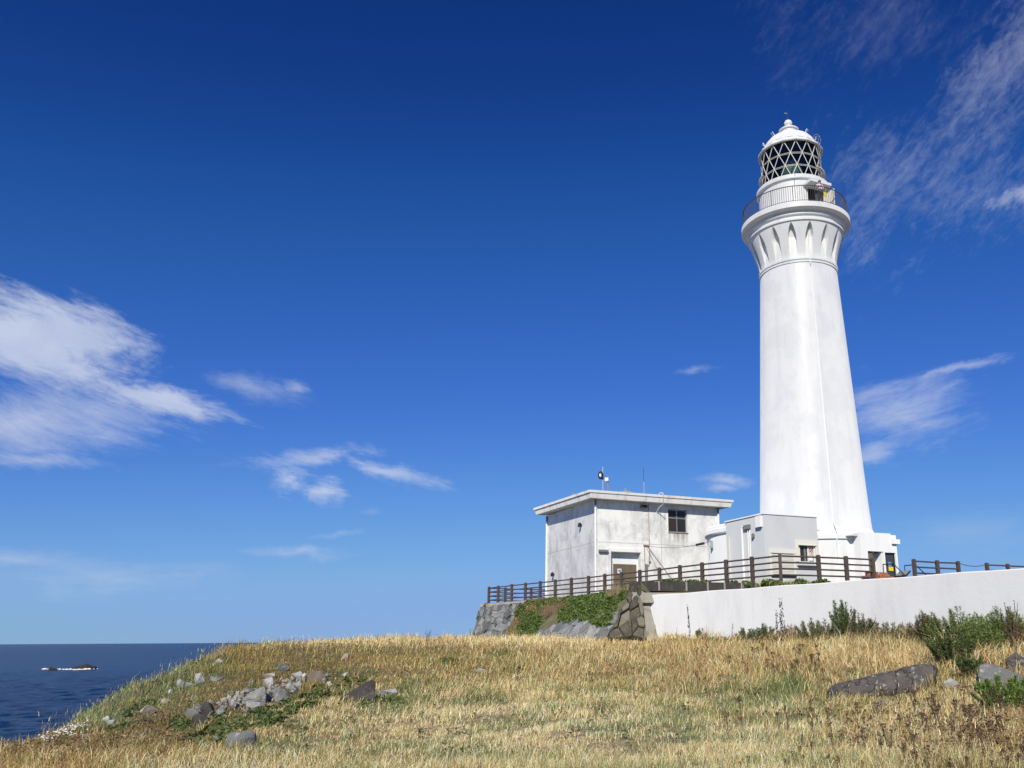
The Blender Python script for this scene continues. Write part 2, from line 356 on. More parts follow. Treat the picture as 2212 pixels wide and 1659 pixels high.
# ---------------------------------------------------------------- terrain
def bank_pts():
    P = []
    for t in [(0,1659,13.5),(300,1659,13),(700,1659,12.2),(1106,1659,11.6),(1700,1659,11),(2212,1659,10.4),(2500,1659,10),
              (350,1585,18.5),(500,1575,18),(800,1568,17.5),(1106,1562,17),(1700,1562,16),(2212,1562,15),
              (300,1512,25),(450,1505,24),(700,1492,25),(1106,1482,25),(1500,1482,24.2),(1850,1512,21),(2000,1500,21),(2212,1495,19),
              (420,1450,31),(560,1432,32),(800,1428,33),(1106,1428,33.3),(1420,1424,32),(1750,1424,27.5),(2050,1430,24),(2212,1430,22.5),
              (490,1405,37),(560,1399,38),(700,1394,41),(900,1389,43),(1106,1385,44),(1300,1383,43),(1420,1382,40),(1600,1383,36),(1800,1389,31.5),(2000,1394,28),(2212,1398,25.3)]:
        P.append(atd(*t))
    sil = [(0,1620,18),(100,1592,20.5),(185,1548,24),(225,1518,26.5),(300,1489,29.5),(345,1465,31.5),(400,1446,33.5),(450,1424,35.5)]
    for t in sil:
        p = atd(*t); P.append(p); g = np.array([-.83, .56, 0])
        for k, dz in ((2.2, -.9), (6, -4.2), (12, -10.5), (22, -14)):
            q = p+g*k; q[2] = max(p[2]+dz, -14); P.append(q)
    for t in [(560,1399,38),(700,1394,41),(900,1389,43)]:
        p = atd(*t)
        for k, dz in ((4, -.35), (9, -2.2), (18, -7), (30, -13)): P.append(p+np.array([-.25*k, k, dz]))
    P += [np.array(q) for q in [(-6,54,-.1),(-9,58,-1.5),(-14,66,-6),(-12,75,-6),(-2,50,.1),(0,60,.1),(8,60,.1),(20,60,.2),(20,40,.2),(25,22,.2),(-25,8,-2.6),(-40,10,-7),(-14,6,-1.9),(0,2,-1.6),(14,4,-1.5),(0,-12,-1.6),(25,-12,-1.2),(-25,-12,-3),(-45,-5,-12)]]
    return np.array(P)
_cp = bank_pts()
def _fit(P):
    d = np.linalg.norm(P[:, None, :2]-P[None, :, :2], axis=2); n = len(P)
    A = np.zeros((n+3, n+3)); A[:n, :n] = d; A[:n, n] = 1; A[:n, n+1:n+3] = P[:, :2]; A[n:, :n] = A[:n, n:].T
    return np.linalg.solve(A+np.diag([1e-9]*(n+3)), np.append(P[:, 2], [0, 0, 0]))
_wt = _fit(_cp)
GX0, GY0, GS, GNX, GNY = -60., -14., .3, 320, 330
def _grid():
    xs = GX0+GS*np.arange(GNX); ys = GY0+GS*np.arange(GNY)
    X, Y = np.meshgrid(xs, ys); Z = np.full(X.shape, _wt[-3])+_wt[-2]*X+_wt[-1]*Y
    for (p, k) in zip(_cp, _wt): Z += k*np.hypot(X-p[0], Y-p[1])
    for _ in range(10):                   # relax the creases of the interpolation
        Zp = np.pad(Z, 1, mode='edge'); Z = (Zp[1:-1, :-2]+Zp[1:-1, 2:]+Zp[:-2, 1:-1]+Zp[2:, 1:-1]+4*Z)/8
    Z += (fbm(X, Y, 3.2, 3)-.5)*.34+(fbm(X, Y, .9, 9, 2)-.5)*.10
    return X, Y, np.clip(Z, -14, 3)
TX, TY, TZ = _grid()
def zt(x, y):
    fx = np.clip((np.asarray(x, float)-GX0)/GS, 0, GNX-1.001); fy = np.clip((np.asarray(y, float)-GY0)/GS, 0, GNY-1.001)
    i = fx.astype(int); j = fy.astype(int); a = fx-i; b = fy-j
    return (TZ[j, i]*(1-a)+TZ[j, i+1]*a)*(1-b)+(TZ[j+1, i]*(1-a)+TZ[j+1, i+1]*a)*b
def hit(u, v, dmin=8., dmax=60.):
    """where the line of sight through a photo point meets the ground"""
    r = ray(u, v); r = r/r[1]; D = np.arange(dmin, dmax, .12); below = r[2]*D <= zt(r[0]*D, r[1]*D)
    k = int(np.argmax(below))
    if not below[k]: return r*dmax
    D = np.linspace(D[max(k-1, 0)], D[k], 9); below = r[2]*D <= zt(r[0]*D, r[1]*D)
    return r*D[int(np.argmax(below))]
_idx = np.arange(GNX*GNY).reshape(GNY, GNX)
_q = np.stack([_idx[:-1, :-1], _idx[:-1, 1:], _idx[1:, 1:], _idx[1:, :-1]], -1).reshape(-1, 4)
def ground_mat():
    m, t = new_mat('thatch_ground')
    a = t.noise(t.obj, 1.3, 6, .65); b = t.noise(t.obj, 9., 5, .7)
    at = t.node('ShaderNodeAttribute', attribute_name='tint')
    cur = t.mix(t.ramp(b, .38, .68), at.outputs['Color'], (.05, .04, .022))
    cur = t.mix(t.ramp(a, .5, .75, 0, .5), cur, (.08, .07, .03))
    t.link(cur, t.b.inputs['Base Color']); t.b.inputs['Roughness'].default_value = .95
    bp = t.node('ShaderNodeBump', i_Strength=.9, i_Distance=.08); t.link(b, bp.inputs['Height']); t.link(bp.outputs[0], t.b.inputs['Normal'])
    return m
M['ground'] = ground_mat()
GROUND_V = np.stack([TX, TY, TZ], -1).reshape(-1, 3)

# ---------------------------------------------------------------- sea: one sheet of real waves out to the horizon
def sea():
    a1 = np.radians(np.concatenate([np.linspace(-120, -45, 30)[:-1], np.linspace(-45, -20, 420)[:-1], np.linspace(-20, 110, 60)]))
    r1 = [30.]
    while r1[-1] < 60000: r1.append(r1[-1]*(1.0062 if r1[-1] < 900 else 1.02 if r1[-1] < 4000 else 1.12))
    r1 = np.array(r1); A, Rr = np.meshgrid(a1, r1); X = Rr*np.sin(A); Y = Rr*np.cos(A); Z = np.zeros_like(X)
    g = np.random.default_rng(5); step = np.maximum(Rr*.0062, Rr*R(25/420))
    for i in range(60):
        lam = 1.2*(9/1.2)**(g.random()); th = R(300)+g.normal()*.5; k = 2*math.pi/lam
        amp = .0125*lam**.75*(.6+.8*g.random())
        ph = k*(X*math.cos(th)+Y*math.sin(th))+g.random()*6.28
        fade = np.clip((lam/step-2.2)/2., 0, 1)
        w_ = np.sin(ph); Z += amp*fade*(w_+.25*np.cos(2*ph))
    Z *= .55+.9*fbm(X, Y, 60., 21, 3)
    Z -= 10.
    n, m = X.shape; I = np.arange(n*m).reshape(n, m)
    q = np.stack([I[:-1, :-1], I[:-1, 1:], I[1:, 1:], I[1:, :-1]], -1).reshape(-1, 4)[:, ::-1]
    mt, t = new_mat('sea_water')
    big = t.noise(t.vec('MULTIPLY', t.obj, (1, .35, 1)), .012, 4, .55)
    col = t.mix(t.ramp(big, .38, .62), (.004, .024, .050), (.007, .034, .070))
    # wind-roughened water seen at a grazing angle mirrors the sky far less than a flat sheet would
    gl = t.node('ShaderNodeBsdfGlossy', i_Roughness=.22); df = t.node('ShaderNodeBsdfDiffuse'); t.link(col, df.inputs['Color']); fr_ = t.node('ShaderNodeFresnel', i_IOR=1.33); mx = t.node('ShaderNodeMixShader')
    t.link(t.math('MULTIPLY', fr_.outputs[0], .52), mx.inputs[0]); t.link(df.outputs[0], mx.inputs[1]); t.link(gl.outputs[0], mx.inputs[2]); t.link(mx.outputs[0], t.n['Material Output'].inputs[0])
    bp = t.node('ShaderNodeBump', i_Strength=1., i_Distance=.6); rp = t.math('ADD', t.noise(t.obj, 1.3, 7, .68), t.math('MULTIPLY', t.noise(t.obj, .28, 4, .6), 3.)); t.link(rp, bp.inputs['Height']); [t.link(bp.outputs[0], q_.inputs['Normal']) for q_ in (gl, df, fr_)]
    tag(link_mesh('sea', arr_mesh('sea', np.stack([X, Y, Z], -1).reshape(-1, 3), q, None, mt, True)), kind='structure')
sea()
# ---------------------------------------------------------------- measuring helpers: points of the photo on known planes
kz = 2212/3468
def z2(x, y): return (1780+x/2.9105)*kz, (1560+y/2.9105)*kz
def z3(x, y): return (2360+x/3.0722)*kz, (1700+y/3.0722)*kz
def z4(x, y): return (2900+x/3.8944)*kz, (1780+y/3.8944)*kz
def z5(x, y): return (1580+x/2.765)*kz, (1900+y/2.765)*kz
class Fr:
    """a building corner: local x along its right face, local y along its left face"""
    def __init__(s, p, ang):
        s.o = np.array([p[0], p[1], 0.]); a = R(ang)
        s.x = np.array([math.cos(a), math.sin(a), 0]); s.y = np.array([-s.x[1], s.x[0], 0]); s.M = frame((p[0], p[1], 0), ang)
    def on(s, u, v, face, off=0.):
        n, d = (s.y, s.x) if face == 'R' else (s.x, s.y)
        q = s.o+n*off; r = ray(u, v); p = r*(np.dot(q, n)/np.dot(r, n))
        return float((p-s.o)@d), float(p[2])
    def mb(s): m = MB(); m.M = s.M; return m
    def left(s):
        m = MB(); m.M = s.M @ Matrix(((0, 1, 0, 0), (1, 0, 0, 0), (0, 0, 1, 0), (0, 0, 0, 1))); return m
def wall_holes(mb, x0, x1, z0, z1, holes, depth=.2):
    """wall on local y=0 facing -y with rectangular openings and their reveals"""
    xs = sorted({x0, x1, *[h[0] for h in holes], *[h[1] for h in holes]}); zs = sorted({z0, z1, *[h[2] for h in holes], *[h[3] for h in holes]})
    for i in range(len(xs)-1):
        for j in range(len(zs)-1):
            cx_, cz_ = (xs[i]+xs[i+1])/2, (zs[j]+zs[j+1])/2
            if any(h[0] < cx_ < h[1] and h[2] < cz_ < h[3] for h in holes): continue
            mb.add([(xs[i], 0, zs[j]), (xs[i+1], 0, zs[j]), (xs[i+1], 0, zs[j+1]), (xs[i], 0, zs[j+1])], [(0, 1, 2, 3)])
    for (a, b, c, d) in holes:
        mb.add([(a, 0, c), (a, 0, d), (a, depth, d), (a, depth, c)], [(0, 1, 2, 3)])
        mb.add([(b, 0, c), (b, depth, c), (b, depth, d), (b, 0, d)], [(0, 1, 2, 3)])
        mb.add([(a, 0, d), (b, 0, d), (b, depth, d), (a, depth, d)], [(0, 1, 2, 3)])
        mb.add([(a, 0, c), (a, depth, c), (b, depth, c), (b, 0, c)], [(0, 1, 2, 3)])
# ---------------------------------------------------------------- lighthouse
TC = (13.432, 54.365); TB = 2.9
VD = math.atan2(-TC[1], -TC[0])          # azimuth from the tower towards the viewer
def tp(r, a, z): return (TC[0]+r*math.cos(VD+a), TC[1]+r*math.sin(VD+a), z)
lh = empty('lighthouse', (TC[0], TC[1], TB), 'tall white round lighthouse with a flared gallery, lattice lantern and white dome', 'lighthouse')
m = MB(); m.lathe([(4.35, TB-.3), (4.35, 5.62), (4.46, 5.66), (4.46, 5.86), (4.36, 5.92), (3.75, 6.20), (3.56, 6.34), (3.50, 6.50)], TC, 128)
m.build('base_drum', M['white'], lh)
prof = [(3.48, 6.35), (3.36, 8.02), (2.96, 15.9), (2.60, 23.1), (2.565, 23.86)]
m = MB()
N = 160; rows = []
for (r0, z0), (r1, z1) in zip(prof[:-1], prof[1:]):
    k = max(1, int((z1-z0)/1.2)); rows += [(r0+(r1-r0)*i/k, z0+(z1-z0)*i/k) for i in range(k)]
rows += [prof[-1]]
m.lathe(rows, TC, N); m.build('tower_shaft', M['tower'], lh)
m = MB(); m.lathe([(2.55, 23.86), (2.615, 23.88), (2.62, 23.99), (2.57, 24.01), (2.57, 24.05), (2.635, 24.07), (2.64, 24.19), (2.56, 24.22)], TC, 128)
m.build('ring_moulding', M['white'], lh)
# flared head with sixteen pointed niches cut upright into it
def flare(z):
    ks = [(24.2, 2.57), (24.5, 2.60), (24.9, 2.685), (25.3, 2.79), (25.7, 2.91), (26.1, 3.03), (26.57, 3.16)]
    for (za, ra), (zb, rb) in zip(ks[:-1], ks[1:]):
        if z <= zb: return ra+(rb-ra)*(z-za)/(zb-za)
    return ks[-1][1]
m = MB(); zs = [24.2+.055*i for i in range(44)]; zs[-1] = 26.57
vs = []; fs = []; C0 = R(-4.4); cols = None
for z in zs:
    rf = flare(z); rb = max(min(rf, 2.572)-.02, rf-.36) if z < 26.5 else rf
    t = (26.47-z)
    hw = 0.0 if t <= 0 else R(5.3)*min(1, (t/.8))**.6
    hw = max(hw, 1e-4); ring = []
    for kx in range(16):
        c = C0+kx*2*math.pi/16; h = math.pi/16
        for q in range(4): ring.append((c-h+(h-hw)*q/3, rf))
        for q in range(5): ring.append((c-hw+2*hw*q/4, rb if t > 0 else rf))
        for q in range(3): ring.append((c+hw+(h-hw)*q/3, rf))
    cols = len(ring)
    vs += [tp(r, a, z) for a, r in ring]
for i in range(len(zs)-1):
    for j in range(cols): j2 = (j+1) % cols; fs.append((i*cols+j, i*cols+j2, (i+1)*cols+j2, (i+1)*cols+j))
m.add(vs, fs, True); m.build('gallery_corbel', M['white'], lh, 28)
m = MB(); m.lathe([(3.14, 26.55), (3.24, 26.58), (3.25, 26.68), (3.17, 26.72), (3.18, 26.86), (3.25, 26.90), (3.31, 26.98), (3.30, 27.08), (3.26, 27.12), (3.38, 27.22), (3.62, 27.27), (3.665, 27.30), (3.67, 27.64), (3.62, 27.68), (2.3, 27.70)], TC, 160)
m.build('gallery', M['white'], lh, 25)
# gallery railing
m = MB()
for zz, rr in ((28.88, .035), (27.82, .018)):
    m.tube([tp(3.48, 2*math.pi*i/120, zz) for i in range(121)], rr, 6, cap=False)
for i in range(150): a = 2*math.pi*i/150; m.tube([tp(3.48, a, 27.66), tp(3.48, a, 28.88)], .013 if i % 10 else .026, 5)
m.build('gallery_railing', M['rail'], lh)
# watch room with its doorway
DA = R(38); DW = .235                    # doorway direction and half angle
m = MB(); m.lathe([(2.34, 27.66), (2.34, 29.95)], TC, 110, a0=VD+DA+DW, a1=VD+DA-DW+2*math.pi)
wl = []
for i in range(11): wl.append(DA-DW+2*DW*i/10)
m.add([tp(2.34, a, z) for a in wl for z in (29.30, 29.95)], [(2*i, 2*i+2, 2*i+3, 2*i+1) for i in range(10)], True)
for a in (DA-DW, DA+DW):
    m.add([tp(2.34, a, 27.66), tp(1.9, a, 27.66), tp(1.9, a, 29.3), tp(2.34, a, 29.3)], [(0, 1, 2, 3)])
m.lathe([(2.34, 29.92), (2.48, 30.02), (2.50, 30.06), (2.505, 30.28), (2.45, 30.34), (2.0, 30.36)], TC, 128)
wr = m.build('watch_room', M['white'], lh, 25)
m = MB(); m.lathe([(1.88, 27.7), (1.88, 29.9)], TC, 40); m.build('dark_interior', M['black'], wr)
def radial_box(mb, a, r0, r1, hw, z0, z1, z1b=None):
    d = Vector((math.cos(VD+a), math.sin(VD+a), 0)); s_ = Vector((-d.y, d.x, 0)); c = Vector((TC[0], TC[1], 0))
    P = [c+d*r+s_*w_ for r, w_ in ((r1, -hw), (r1, hw), (r0, hw), (r0, -hw))]
    mb.hexa([(p.x, p.y, z0) for p in P], [(p.x, p.y, z1 if z1b is None or i < 2 else z1b) for i, p in enumerate(P)])
m = MB(); radial_box(m, DA, 2.2, 3.05, .85, 29.42, 29.60); m.build('door_canopy', M['white'], lh)
m = MB(); a = DA+DW; d0 = Vector(tp(2.36, a, 27.72)); d1 = Vector(tp(3.2, a+.12, 27.72))
m.bar(d0+Vector((0, 0, .8)), d1+Vector((0, 0, .8)), .05, 1.56); dd = m.build('door', M['cream'], lh)
# lantern: sixteen-sided glazing with triangular astragals
LA = R(-10.6); st = 2*math.pi/16; LZ = [30.36, 31.28, 32.20, 33.12]; LR = 2.06
m = MB()
def lv(k, lev): return tp(LR, LA+st*(k+(.5 if lev in (2, 0) else 0)), LZ[lev])
for k in range(16):
    for lev in range(4): m.bar(lv(k, lev), lv(k+1, lev), .045, .035 if lev in (0, 3) else .024)
    for lev in (1, 2):
        p, q = Vector(lv(k, lev)), Vector(lv(k+1, lev)); m.bar(p+Vector((0, 0, -.08)), q+Vector((0, 0, -.08)), .04, .022)
    for lev in range(3):
        p = lv(k, lev+1); odd = lev in (1,)
        a_ = k if odd else k; 
        lo1, lo2 = (k-1, k) if lev in (0, 2) else (k, k+1)
        m.tube([lv(lo1, lev), p], .028, 6); m.tube([lv(lo2, lev), p], .028, 6)
m.build('lantern_lattice', M['cream'], lh)
m = MB()
for lev in range(3):
    for k in range(16):
        lo1, lo2 = (k-1, k) if lev in (0, 2) else (k, k+1)
        m.add([lv(lo1, lev), lv(lo2, lev), lv(k, lev+1)], [(0, 1, 2)])
        m.add([lv(k, lev+1), lv(lo2, lev), lv(k+1, lev+1)], [(0, 1, 2)])
def clear_glass():
    mt, t = new_mat('lantern_glass'); o = t.n['Material Output']
    tr = t.node('ShaderNodeBsdfTransparent'); tr.inputs[0].default_value = (.72, .78, .77, 1)
    gl = t.node('ShaderNodeBsdfGlossy', i_Roughness=.02); lw = t.node('ShaderNodeFresnel', i_IOR=1.5); mx = t.node('ShaderNodeMixShader')
    t.link(lw.outputs[0], mx.inputs[0]); t.link(tr.outputs[0], mx.inputs[1]); t.link(gl.outputs[0], mx.inputs[2]); t.link(mx.outputs[0], o.inputs[0]); return mt
m.build('lantern_glass', clear_glass(), lh)
m = MB(); m.lathe([(1.86, 30.4), (1.86, 33.1)], TC, 40, a0=VD+R(70), a1=VD+R(290)); m.lathe([(1.95, 33.08), (.05, 33.3)], TC, 40)
m.build('blanking_screen', M['black'], lh)
def lens_mat():
    mt, t = new_mat('fresnel_lens'); t.b.inputs['Base Color'].default_value = (.16, .24, .21, 1); t.b.inputs['Roughness'].default_value = .08; t.b.inputs['Coat Weight'].default_value = .5; return mt
m = MB(); zz = 31.0; pr = []
for i in range(16): pr += [(.62+.16*math.sin(math.pi*i/15)+.03*(i % 2), 31.05+.095*i)]
m.lathe([(.05, 31.0)]+pr+[(.1, 32.6)], TC, 24, smooth=False); le = m.build('lamp_lens', lens_mat(), lh)
m = MB(); m.lathe([(.75, 30.36), (.75, 30.7), (.45, 30.75), (.45, 31.0), (.62, 31.02)], TC, 20); m.build('lens_pedestal', M['greybox'], le)
# dome
m = MB(); m.M = Matrix.Translation((TC[0], TC[1], 0)) @ Matrix.Rotation(VD+LA, 4, 'Z')
m.lathe([(2.03, 33.10), (2.24, 33.08), (2.27, 33.13), (2.25, 33.20)], (0, 0), 16, smooth=False)
m.lathe([(2.25, 33.20), (1.92, 33.52)], (0, 0), 16, smooth=False)
m.lathe([(1.92, 33.52), (1.84, 33.74), (1.69, 34.0), (1.47, 34.27), (1.16, 34.50), (.85, 34.66), (.66, 34.73)], (0, 0), 64)
dome = m.build('dome_roof', M['white'], lh, 20)
m = MB(); m.lathe([(.60, 34.70), (.60, 35.02), (.70, 35.06), (.71, 35.14), (.62, 35.22), (.42, 35.34), (.24, 35.42), (.22, 35.50)]+[(.285*math.cos(R(x)), 35.72+.285*math.sin(R(x))) for x in range(-45, 91, 15)], TC, 40)
m.build('ventilator', M['white'], dome)
for a in (-78, -52, 62, 82, 140, 200, 260):
    m = MB(); rr, zq = (1.72, 33.95) if abs(a) > 60 and a != 62 else (1.3, 34.42)
    p = Vector(tp(rr, R(a), zq)); q = Vector(tp(rr+.16, R(a), zq+.20)); s_ = Vector((q-p)).cross(Vector((0, 0, 1))).normalized()*.06
    m.tube([p-s_, q-s_*1.6, q+s_*1.6, p+s_], .035, 6); m.build('lifting_eye', M['white'], dome)
m = MB(); m.tube([(TC[0], TC[1], 35.95), (TC[0], TC[1], 36.8)], .014, 6); m.tube([tp(.32, R(-95), 36.03), tp(.02, 0, 36.12)], .015, 5); m.tube([tp(.42, R(-100), 35.93), tp(.30, R(-95), 36.06)], .04, 6)
m.bar(tp(.02, R(-90), 36.55), tp(.22, R(-90), 36.62), .01, .07); m.build('weather_vane', M['dark'], lh)
# ladder with curved handrails, conduit, doorstep bracket
m = MB()
for o_ in (-.13, .13):
    a = R(62)+o_/2.2; m.tube([tp(2.24, a, 30.3), tp(2.24, a, 33.2), tp(2.34, a, 33.55), tp(2.28, a, 33.82), tp(2.08, a, 33.9), tp(1.86, a, 33.7)], .026, 6)
for i in range(12): m.tube([tp(2.24, R(62)-.059, 30.5+.25*i), tp(2.24, R(62)+.059, 30.5+.25*i)], .018, 5)
m.build('ladder', M['metal'], lh)
for a_, b_ in ((52, 120), (-120, -60)): m = MB(); m.lathe([(2.12, 31.22), (2.30, 31.22), (2.30, 31.27), (2.12, 31.27)], TC, 32, a0=VD+R(a_), a1=VD+R(b_)); m.build('cleaning_platform', M['cream'], lh)
CA = R(18.5)
m = MB(); pts = [tp(flare(25.9)-.25, CA, 25.9), tp(2.62, CA, 25.2), tp(2.66, CA, 24.1), tp(2.62, CA, 23.7)]+[tp(2.62+(3.40-2.62)*(23.5-z)/(23.5-7.0), CA, z) for z in np.linspace(23.5, 7.0, 12)]
pts += [tp(3.6, CA, 6.6), tp(4.1, CA-.02, 6.25), tp(4.47, CA-.04, 6.0), tp(4.50, CA-.05, 5.7), tp(4.40, CA-.05, 5.4), tp(4.40, CA-.05, 3.2)]
m.tube(pts, .035, 6); m.build('conduit', M['pipe'], lh)
m = MB(); m.tube([tp(2.0, R(8), 30.4), tp(2.4, R(7), 30.38), tp(2.53, R(5), 30.2), tp(2.36, R(4), 29.9), tp(2.36, R(4), 28.6)], .02, 5); m.build('cable', M['greybox'], lh)
# yellow notice tied to the railing
p = Vector(tp(3.53, R(35.5), 28.32)); d = Vector((math.cos(VD+R(35.5)), math.sin(VD+R(35.5)), 0)); s_ = Vector((-d.y, d.x, 0))
m = MB(); P = [p+s_*i+Vector((0, 0, j))+d*k for k in (0, .02) for (i, j) in ((-.10, -.15), (.10, -.15), (.10, .15), (-.10, .15))]
m.add(P, [(3, 2, 1, 0), (4, 5, 6, 7), (0, 1, 5, 4), (1, 2, 6, 5), (2, 3, 7, 6), (3, 0, 4, 7)])
m.thing('sign', M['yellow'], 'small plain yellow notice hung on the lighthouse gallery railing', 'sign')
# ---------------------------------------------------------------- equipment house
H = Fr((-.448, 60.5), 25); HB = 2.8; HT = 9.78; HX, HY = 10.1, 9.35
house = empty('equipment_house', tuple(H.M @ Vector((HX/2, HY/2, HB))), 'weathered white two-storey concrete block house with an overhanging flat roof and stained walls', 'building')
_w = H.M @ Vector((6.63, 0, 7.63)); WIN0 = tuple(_w-house.location); M['house'] = house_mat()
win = (5.83, 7.44, 7.69, 9.36); door = (1.16, 3.50, HB, 6.06)
m = H.mb(); wall_holes(m, 0, HX, HB, HT, [win, door], .45)
m.add([(0, 0, HB), (0, 0, HT), (0, HY, HT), (0, HY, HB)], [(0, 1, 2, 3)]); m.add([(HX, 0, HB), (HX, HY, HB), (HX, HY, HT), (HX, 0, HT)], [(0, 1, 2, 3)])
m.add([(0, HY, HB), (0, HY, HT), (HX, HY, HT), (HX, HY, HB)], [(0, 1, 2, 3)])
wall = m.build('wall', M['house'], house)
m = H.mb()   # raised door surround
m.box(.90, 1.13, -.05, .0, HB, 6.34); m.box(3.53, 3.78, -.05, .0, HB, 6.34); m.box(1.13, 3.53, -.05, .0, 6.09, 6.34)
m.build('door_surround', M['house'], wall)
m = H.mb(); m.box(1.16, 3.50, .45, .5, 5.27, 6.06); m.box(1.16, 1.52, .45, .5, HB, 5.27); m.box(3.40, 3.50, .45, .5, HB, 5.27); m.build('door_panel', M['white'], house)
for x0, x1 in ((1.54, 2.455), (2.465, 3.38)):
    m = H.mb(); m.box(x0, x1, .46, .52, HB, 5.25); m.box(x0+.05, x1-.05, .445, .46, 2.9, 5.18); dr = m.build('door', M['bronze'], house)
    if x0 > 2: m = H.mb(); m.box(2.52, 2.70, .38, .445, 4.10, 4.14); m.build('handle', M['metal'], dr)
m = H.mb(); m.box(1.86, 2.16, .425, .44, 4.62, 4.94); nt = m.build('notice', M['paper'], house)
m = H.mb(); m.box(1.91, 2.11, .418, .424, 4.72, 4.88); m.build('print', M['blue'], nt)
# window: four panes in an aluminium frame
m = H.mb(); a, b, c, d = win
for bx in ((a, b, d-.06, d), (a, b, c, c+.07), (a, a+.06, c+.07, d-.06), (b-.06, b, c+.07, d-.06), (a+.06, b-.06, 8.70, 8.80), (6.60, 6.68, 8.80, d-.06), (6.60, 6.68, c+.07, 8.70)): m.box(bx[0], bx[1], .16, .24, bx[2], bx[3])
wf = m.build('window', M['metal'], house)
m = H.mb(); m.box(a-.04, b+.04, -.06, .16, c-.06, c); m.build('sill', M['conc'], wf)
for x0, x1, zb, zt_ in ((a+.06, 6.60, 8.80, d-.06), (6.68, b-.06, 8.80, d-.06), (a+.06, 6.60, c+.07, 8.70), (6.68, b-.06, c+.07, 8.70)):
    m = H.mb(); m.box(x0, x1, .19, .21, zb, zt_); m.build('pane', M['darkglass'], wf)
def streakm():
    mt, t = new_mat('rust_streak'); f = t.ramp(t.noise(t.vec('MULTIPLY', t.obj, (1, 1, .12)), 9., 5, .6), .38, .66)
    t.link(t.mix(f, (.52, .49, .43), (.34, .29, .22)), t.b.inputs['Base Color']); t.b.inputs['Roughness'].default_value = .9; return mt
# roof: slab with a proud upper strip above a sloping fascia
def zr(y): return .021*y
roof = None
m = H.mb()
def slab(mb, o0, o1, z0, z1):
    q = lambda o, z: [(-o, -o, z+zr(-o)), (HX+o, -o, z+zr(-o)), (HX+o, HY+o, z+zr(HY+o)), (-o, HY+o, z+zr(HY+o))]
    mb.hexa(q(o0, z0), q(o1, z1))
slab(m, .72, .82, 9.70, 10.03); slab(m, .78, .78, 10.03, 10.07); slab(m, .88, .92, 10.07, 10.24)
roof = m.build('roof', M['roof'], house)
# wall joints, drainpipes, lamps and pipework
m = H.mb(); m.box(.06, HX-.06, -.004, 0, 6.71, 6.735); m.box(5.20, 5.225, -.004, 0, 6.74, HT-.1); m.box(5.20, 5.225, -.004, 0, HB, 6.705); m.box(-.004, 0, .06, HY-.06, 6.71, 6.735); m.build('joint_line', M['conc'], wall)
for (x, y) in ((-.07, -.07), (HX+.0, -.10), (-.09, HY-.05)):
    m = H.mb(); m.tube([(x, y, 2.9), (x, y, 9.3)], .075, 10)
    for zz in (3.6, 4.7, 5.8, 6.9, 8.0, 9.0): m.tube([(x, y, zz), (x, y, zz+.06)], .095, 10)
    dp = m.build('drainpipe', M['pipe'], house); m = H.mb(); m.tube([(x, y, 9.3), (x, y, 9.72)], .075, 10); m.build('hopper', M['greybox'], dp)
for (y, z) in ((2.5, 8.2), (7.83, 5.0)):
    m = H.left(); m.box(y-.06, y+.06, -.10, 0, z-.06, z+.06); m.tube([(y, -.10, z+.10), (y, -.20, z+.06), (y, -.22, z-.16)], .10, 8); m.build('wall_lamp', M['dark'], house)
m = H.mb(); m.box(3.52, 3.98, -.28, -.02, 9.28, 9.53); m.box(3.60, 3.90, -.02, 0, 9.33, 9.48); fl = m.build('floodlight', M['greybox'], house)
m = H.mb(); m.box(3.55, 3.95, -.295, -.28, 9.31, 9.50); m.build('lens', M['darkglass'], fl)
m = H.mb(); m.box(.14, .86, -.22, -.08, 6.02, 6.17); m.box(.2, .8, -.08, 0, 6.06, 6.14); m.build('lamp_bracket', M['greybox'], house)
m = H.mb(); m.tube([(4.20, -.03, 9.65), (4.20, -.03, 5.55)], .022, 6); m.tube([(4.20, -.03, 5.9), (4.22, -.05, 5.5), (4.12, -.05, 5.2), (3.95, -.05, 5.16), (3.82, -.05, 5.3), (3.80, -.05, 5.6), (3.80, -.05, 6.65)], .026, 6); m.box(4.14, 4.30, -.08, 0, 5.40, 5.50); m.build('rusty_conduit', M['rust'], house)
m = H.mb(); m.box(3.72, 4.16, -.10, 0, 6.58, 6.66); m.build('insulator_bracket', M['rust'], house)
m = H.mb(); m.tube([(4.0, -.06, 6.6), (6.9, -.06, 3.2)], .018, 5); m.build('stay_wire', M['metal'], house)
m = H.mb(); m.box(3.78, 4.03, -.06, 0, HB, 5.28); m.build('cover_board', M['greybox'], house)
m = H.mb(); m.tube([(4.85, -.35, 10.22), (4.85, -.45, 10.36), (4.85, -.75, 10.40), (4.85, -1.05, 10.34), (4.85, -1.06, 9.5), (4.85, -.72, 9.45), (4.85, -.05, 9.12), (4.9, -.04, 9.0)], .03, 8); m.build('cable_duct', M['pipe'], house)
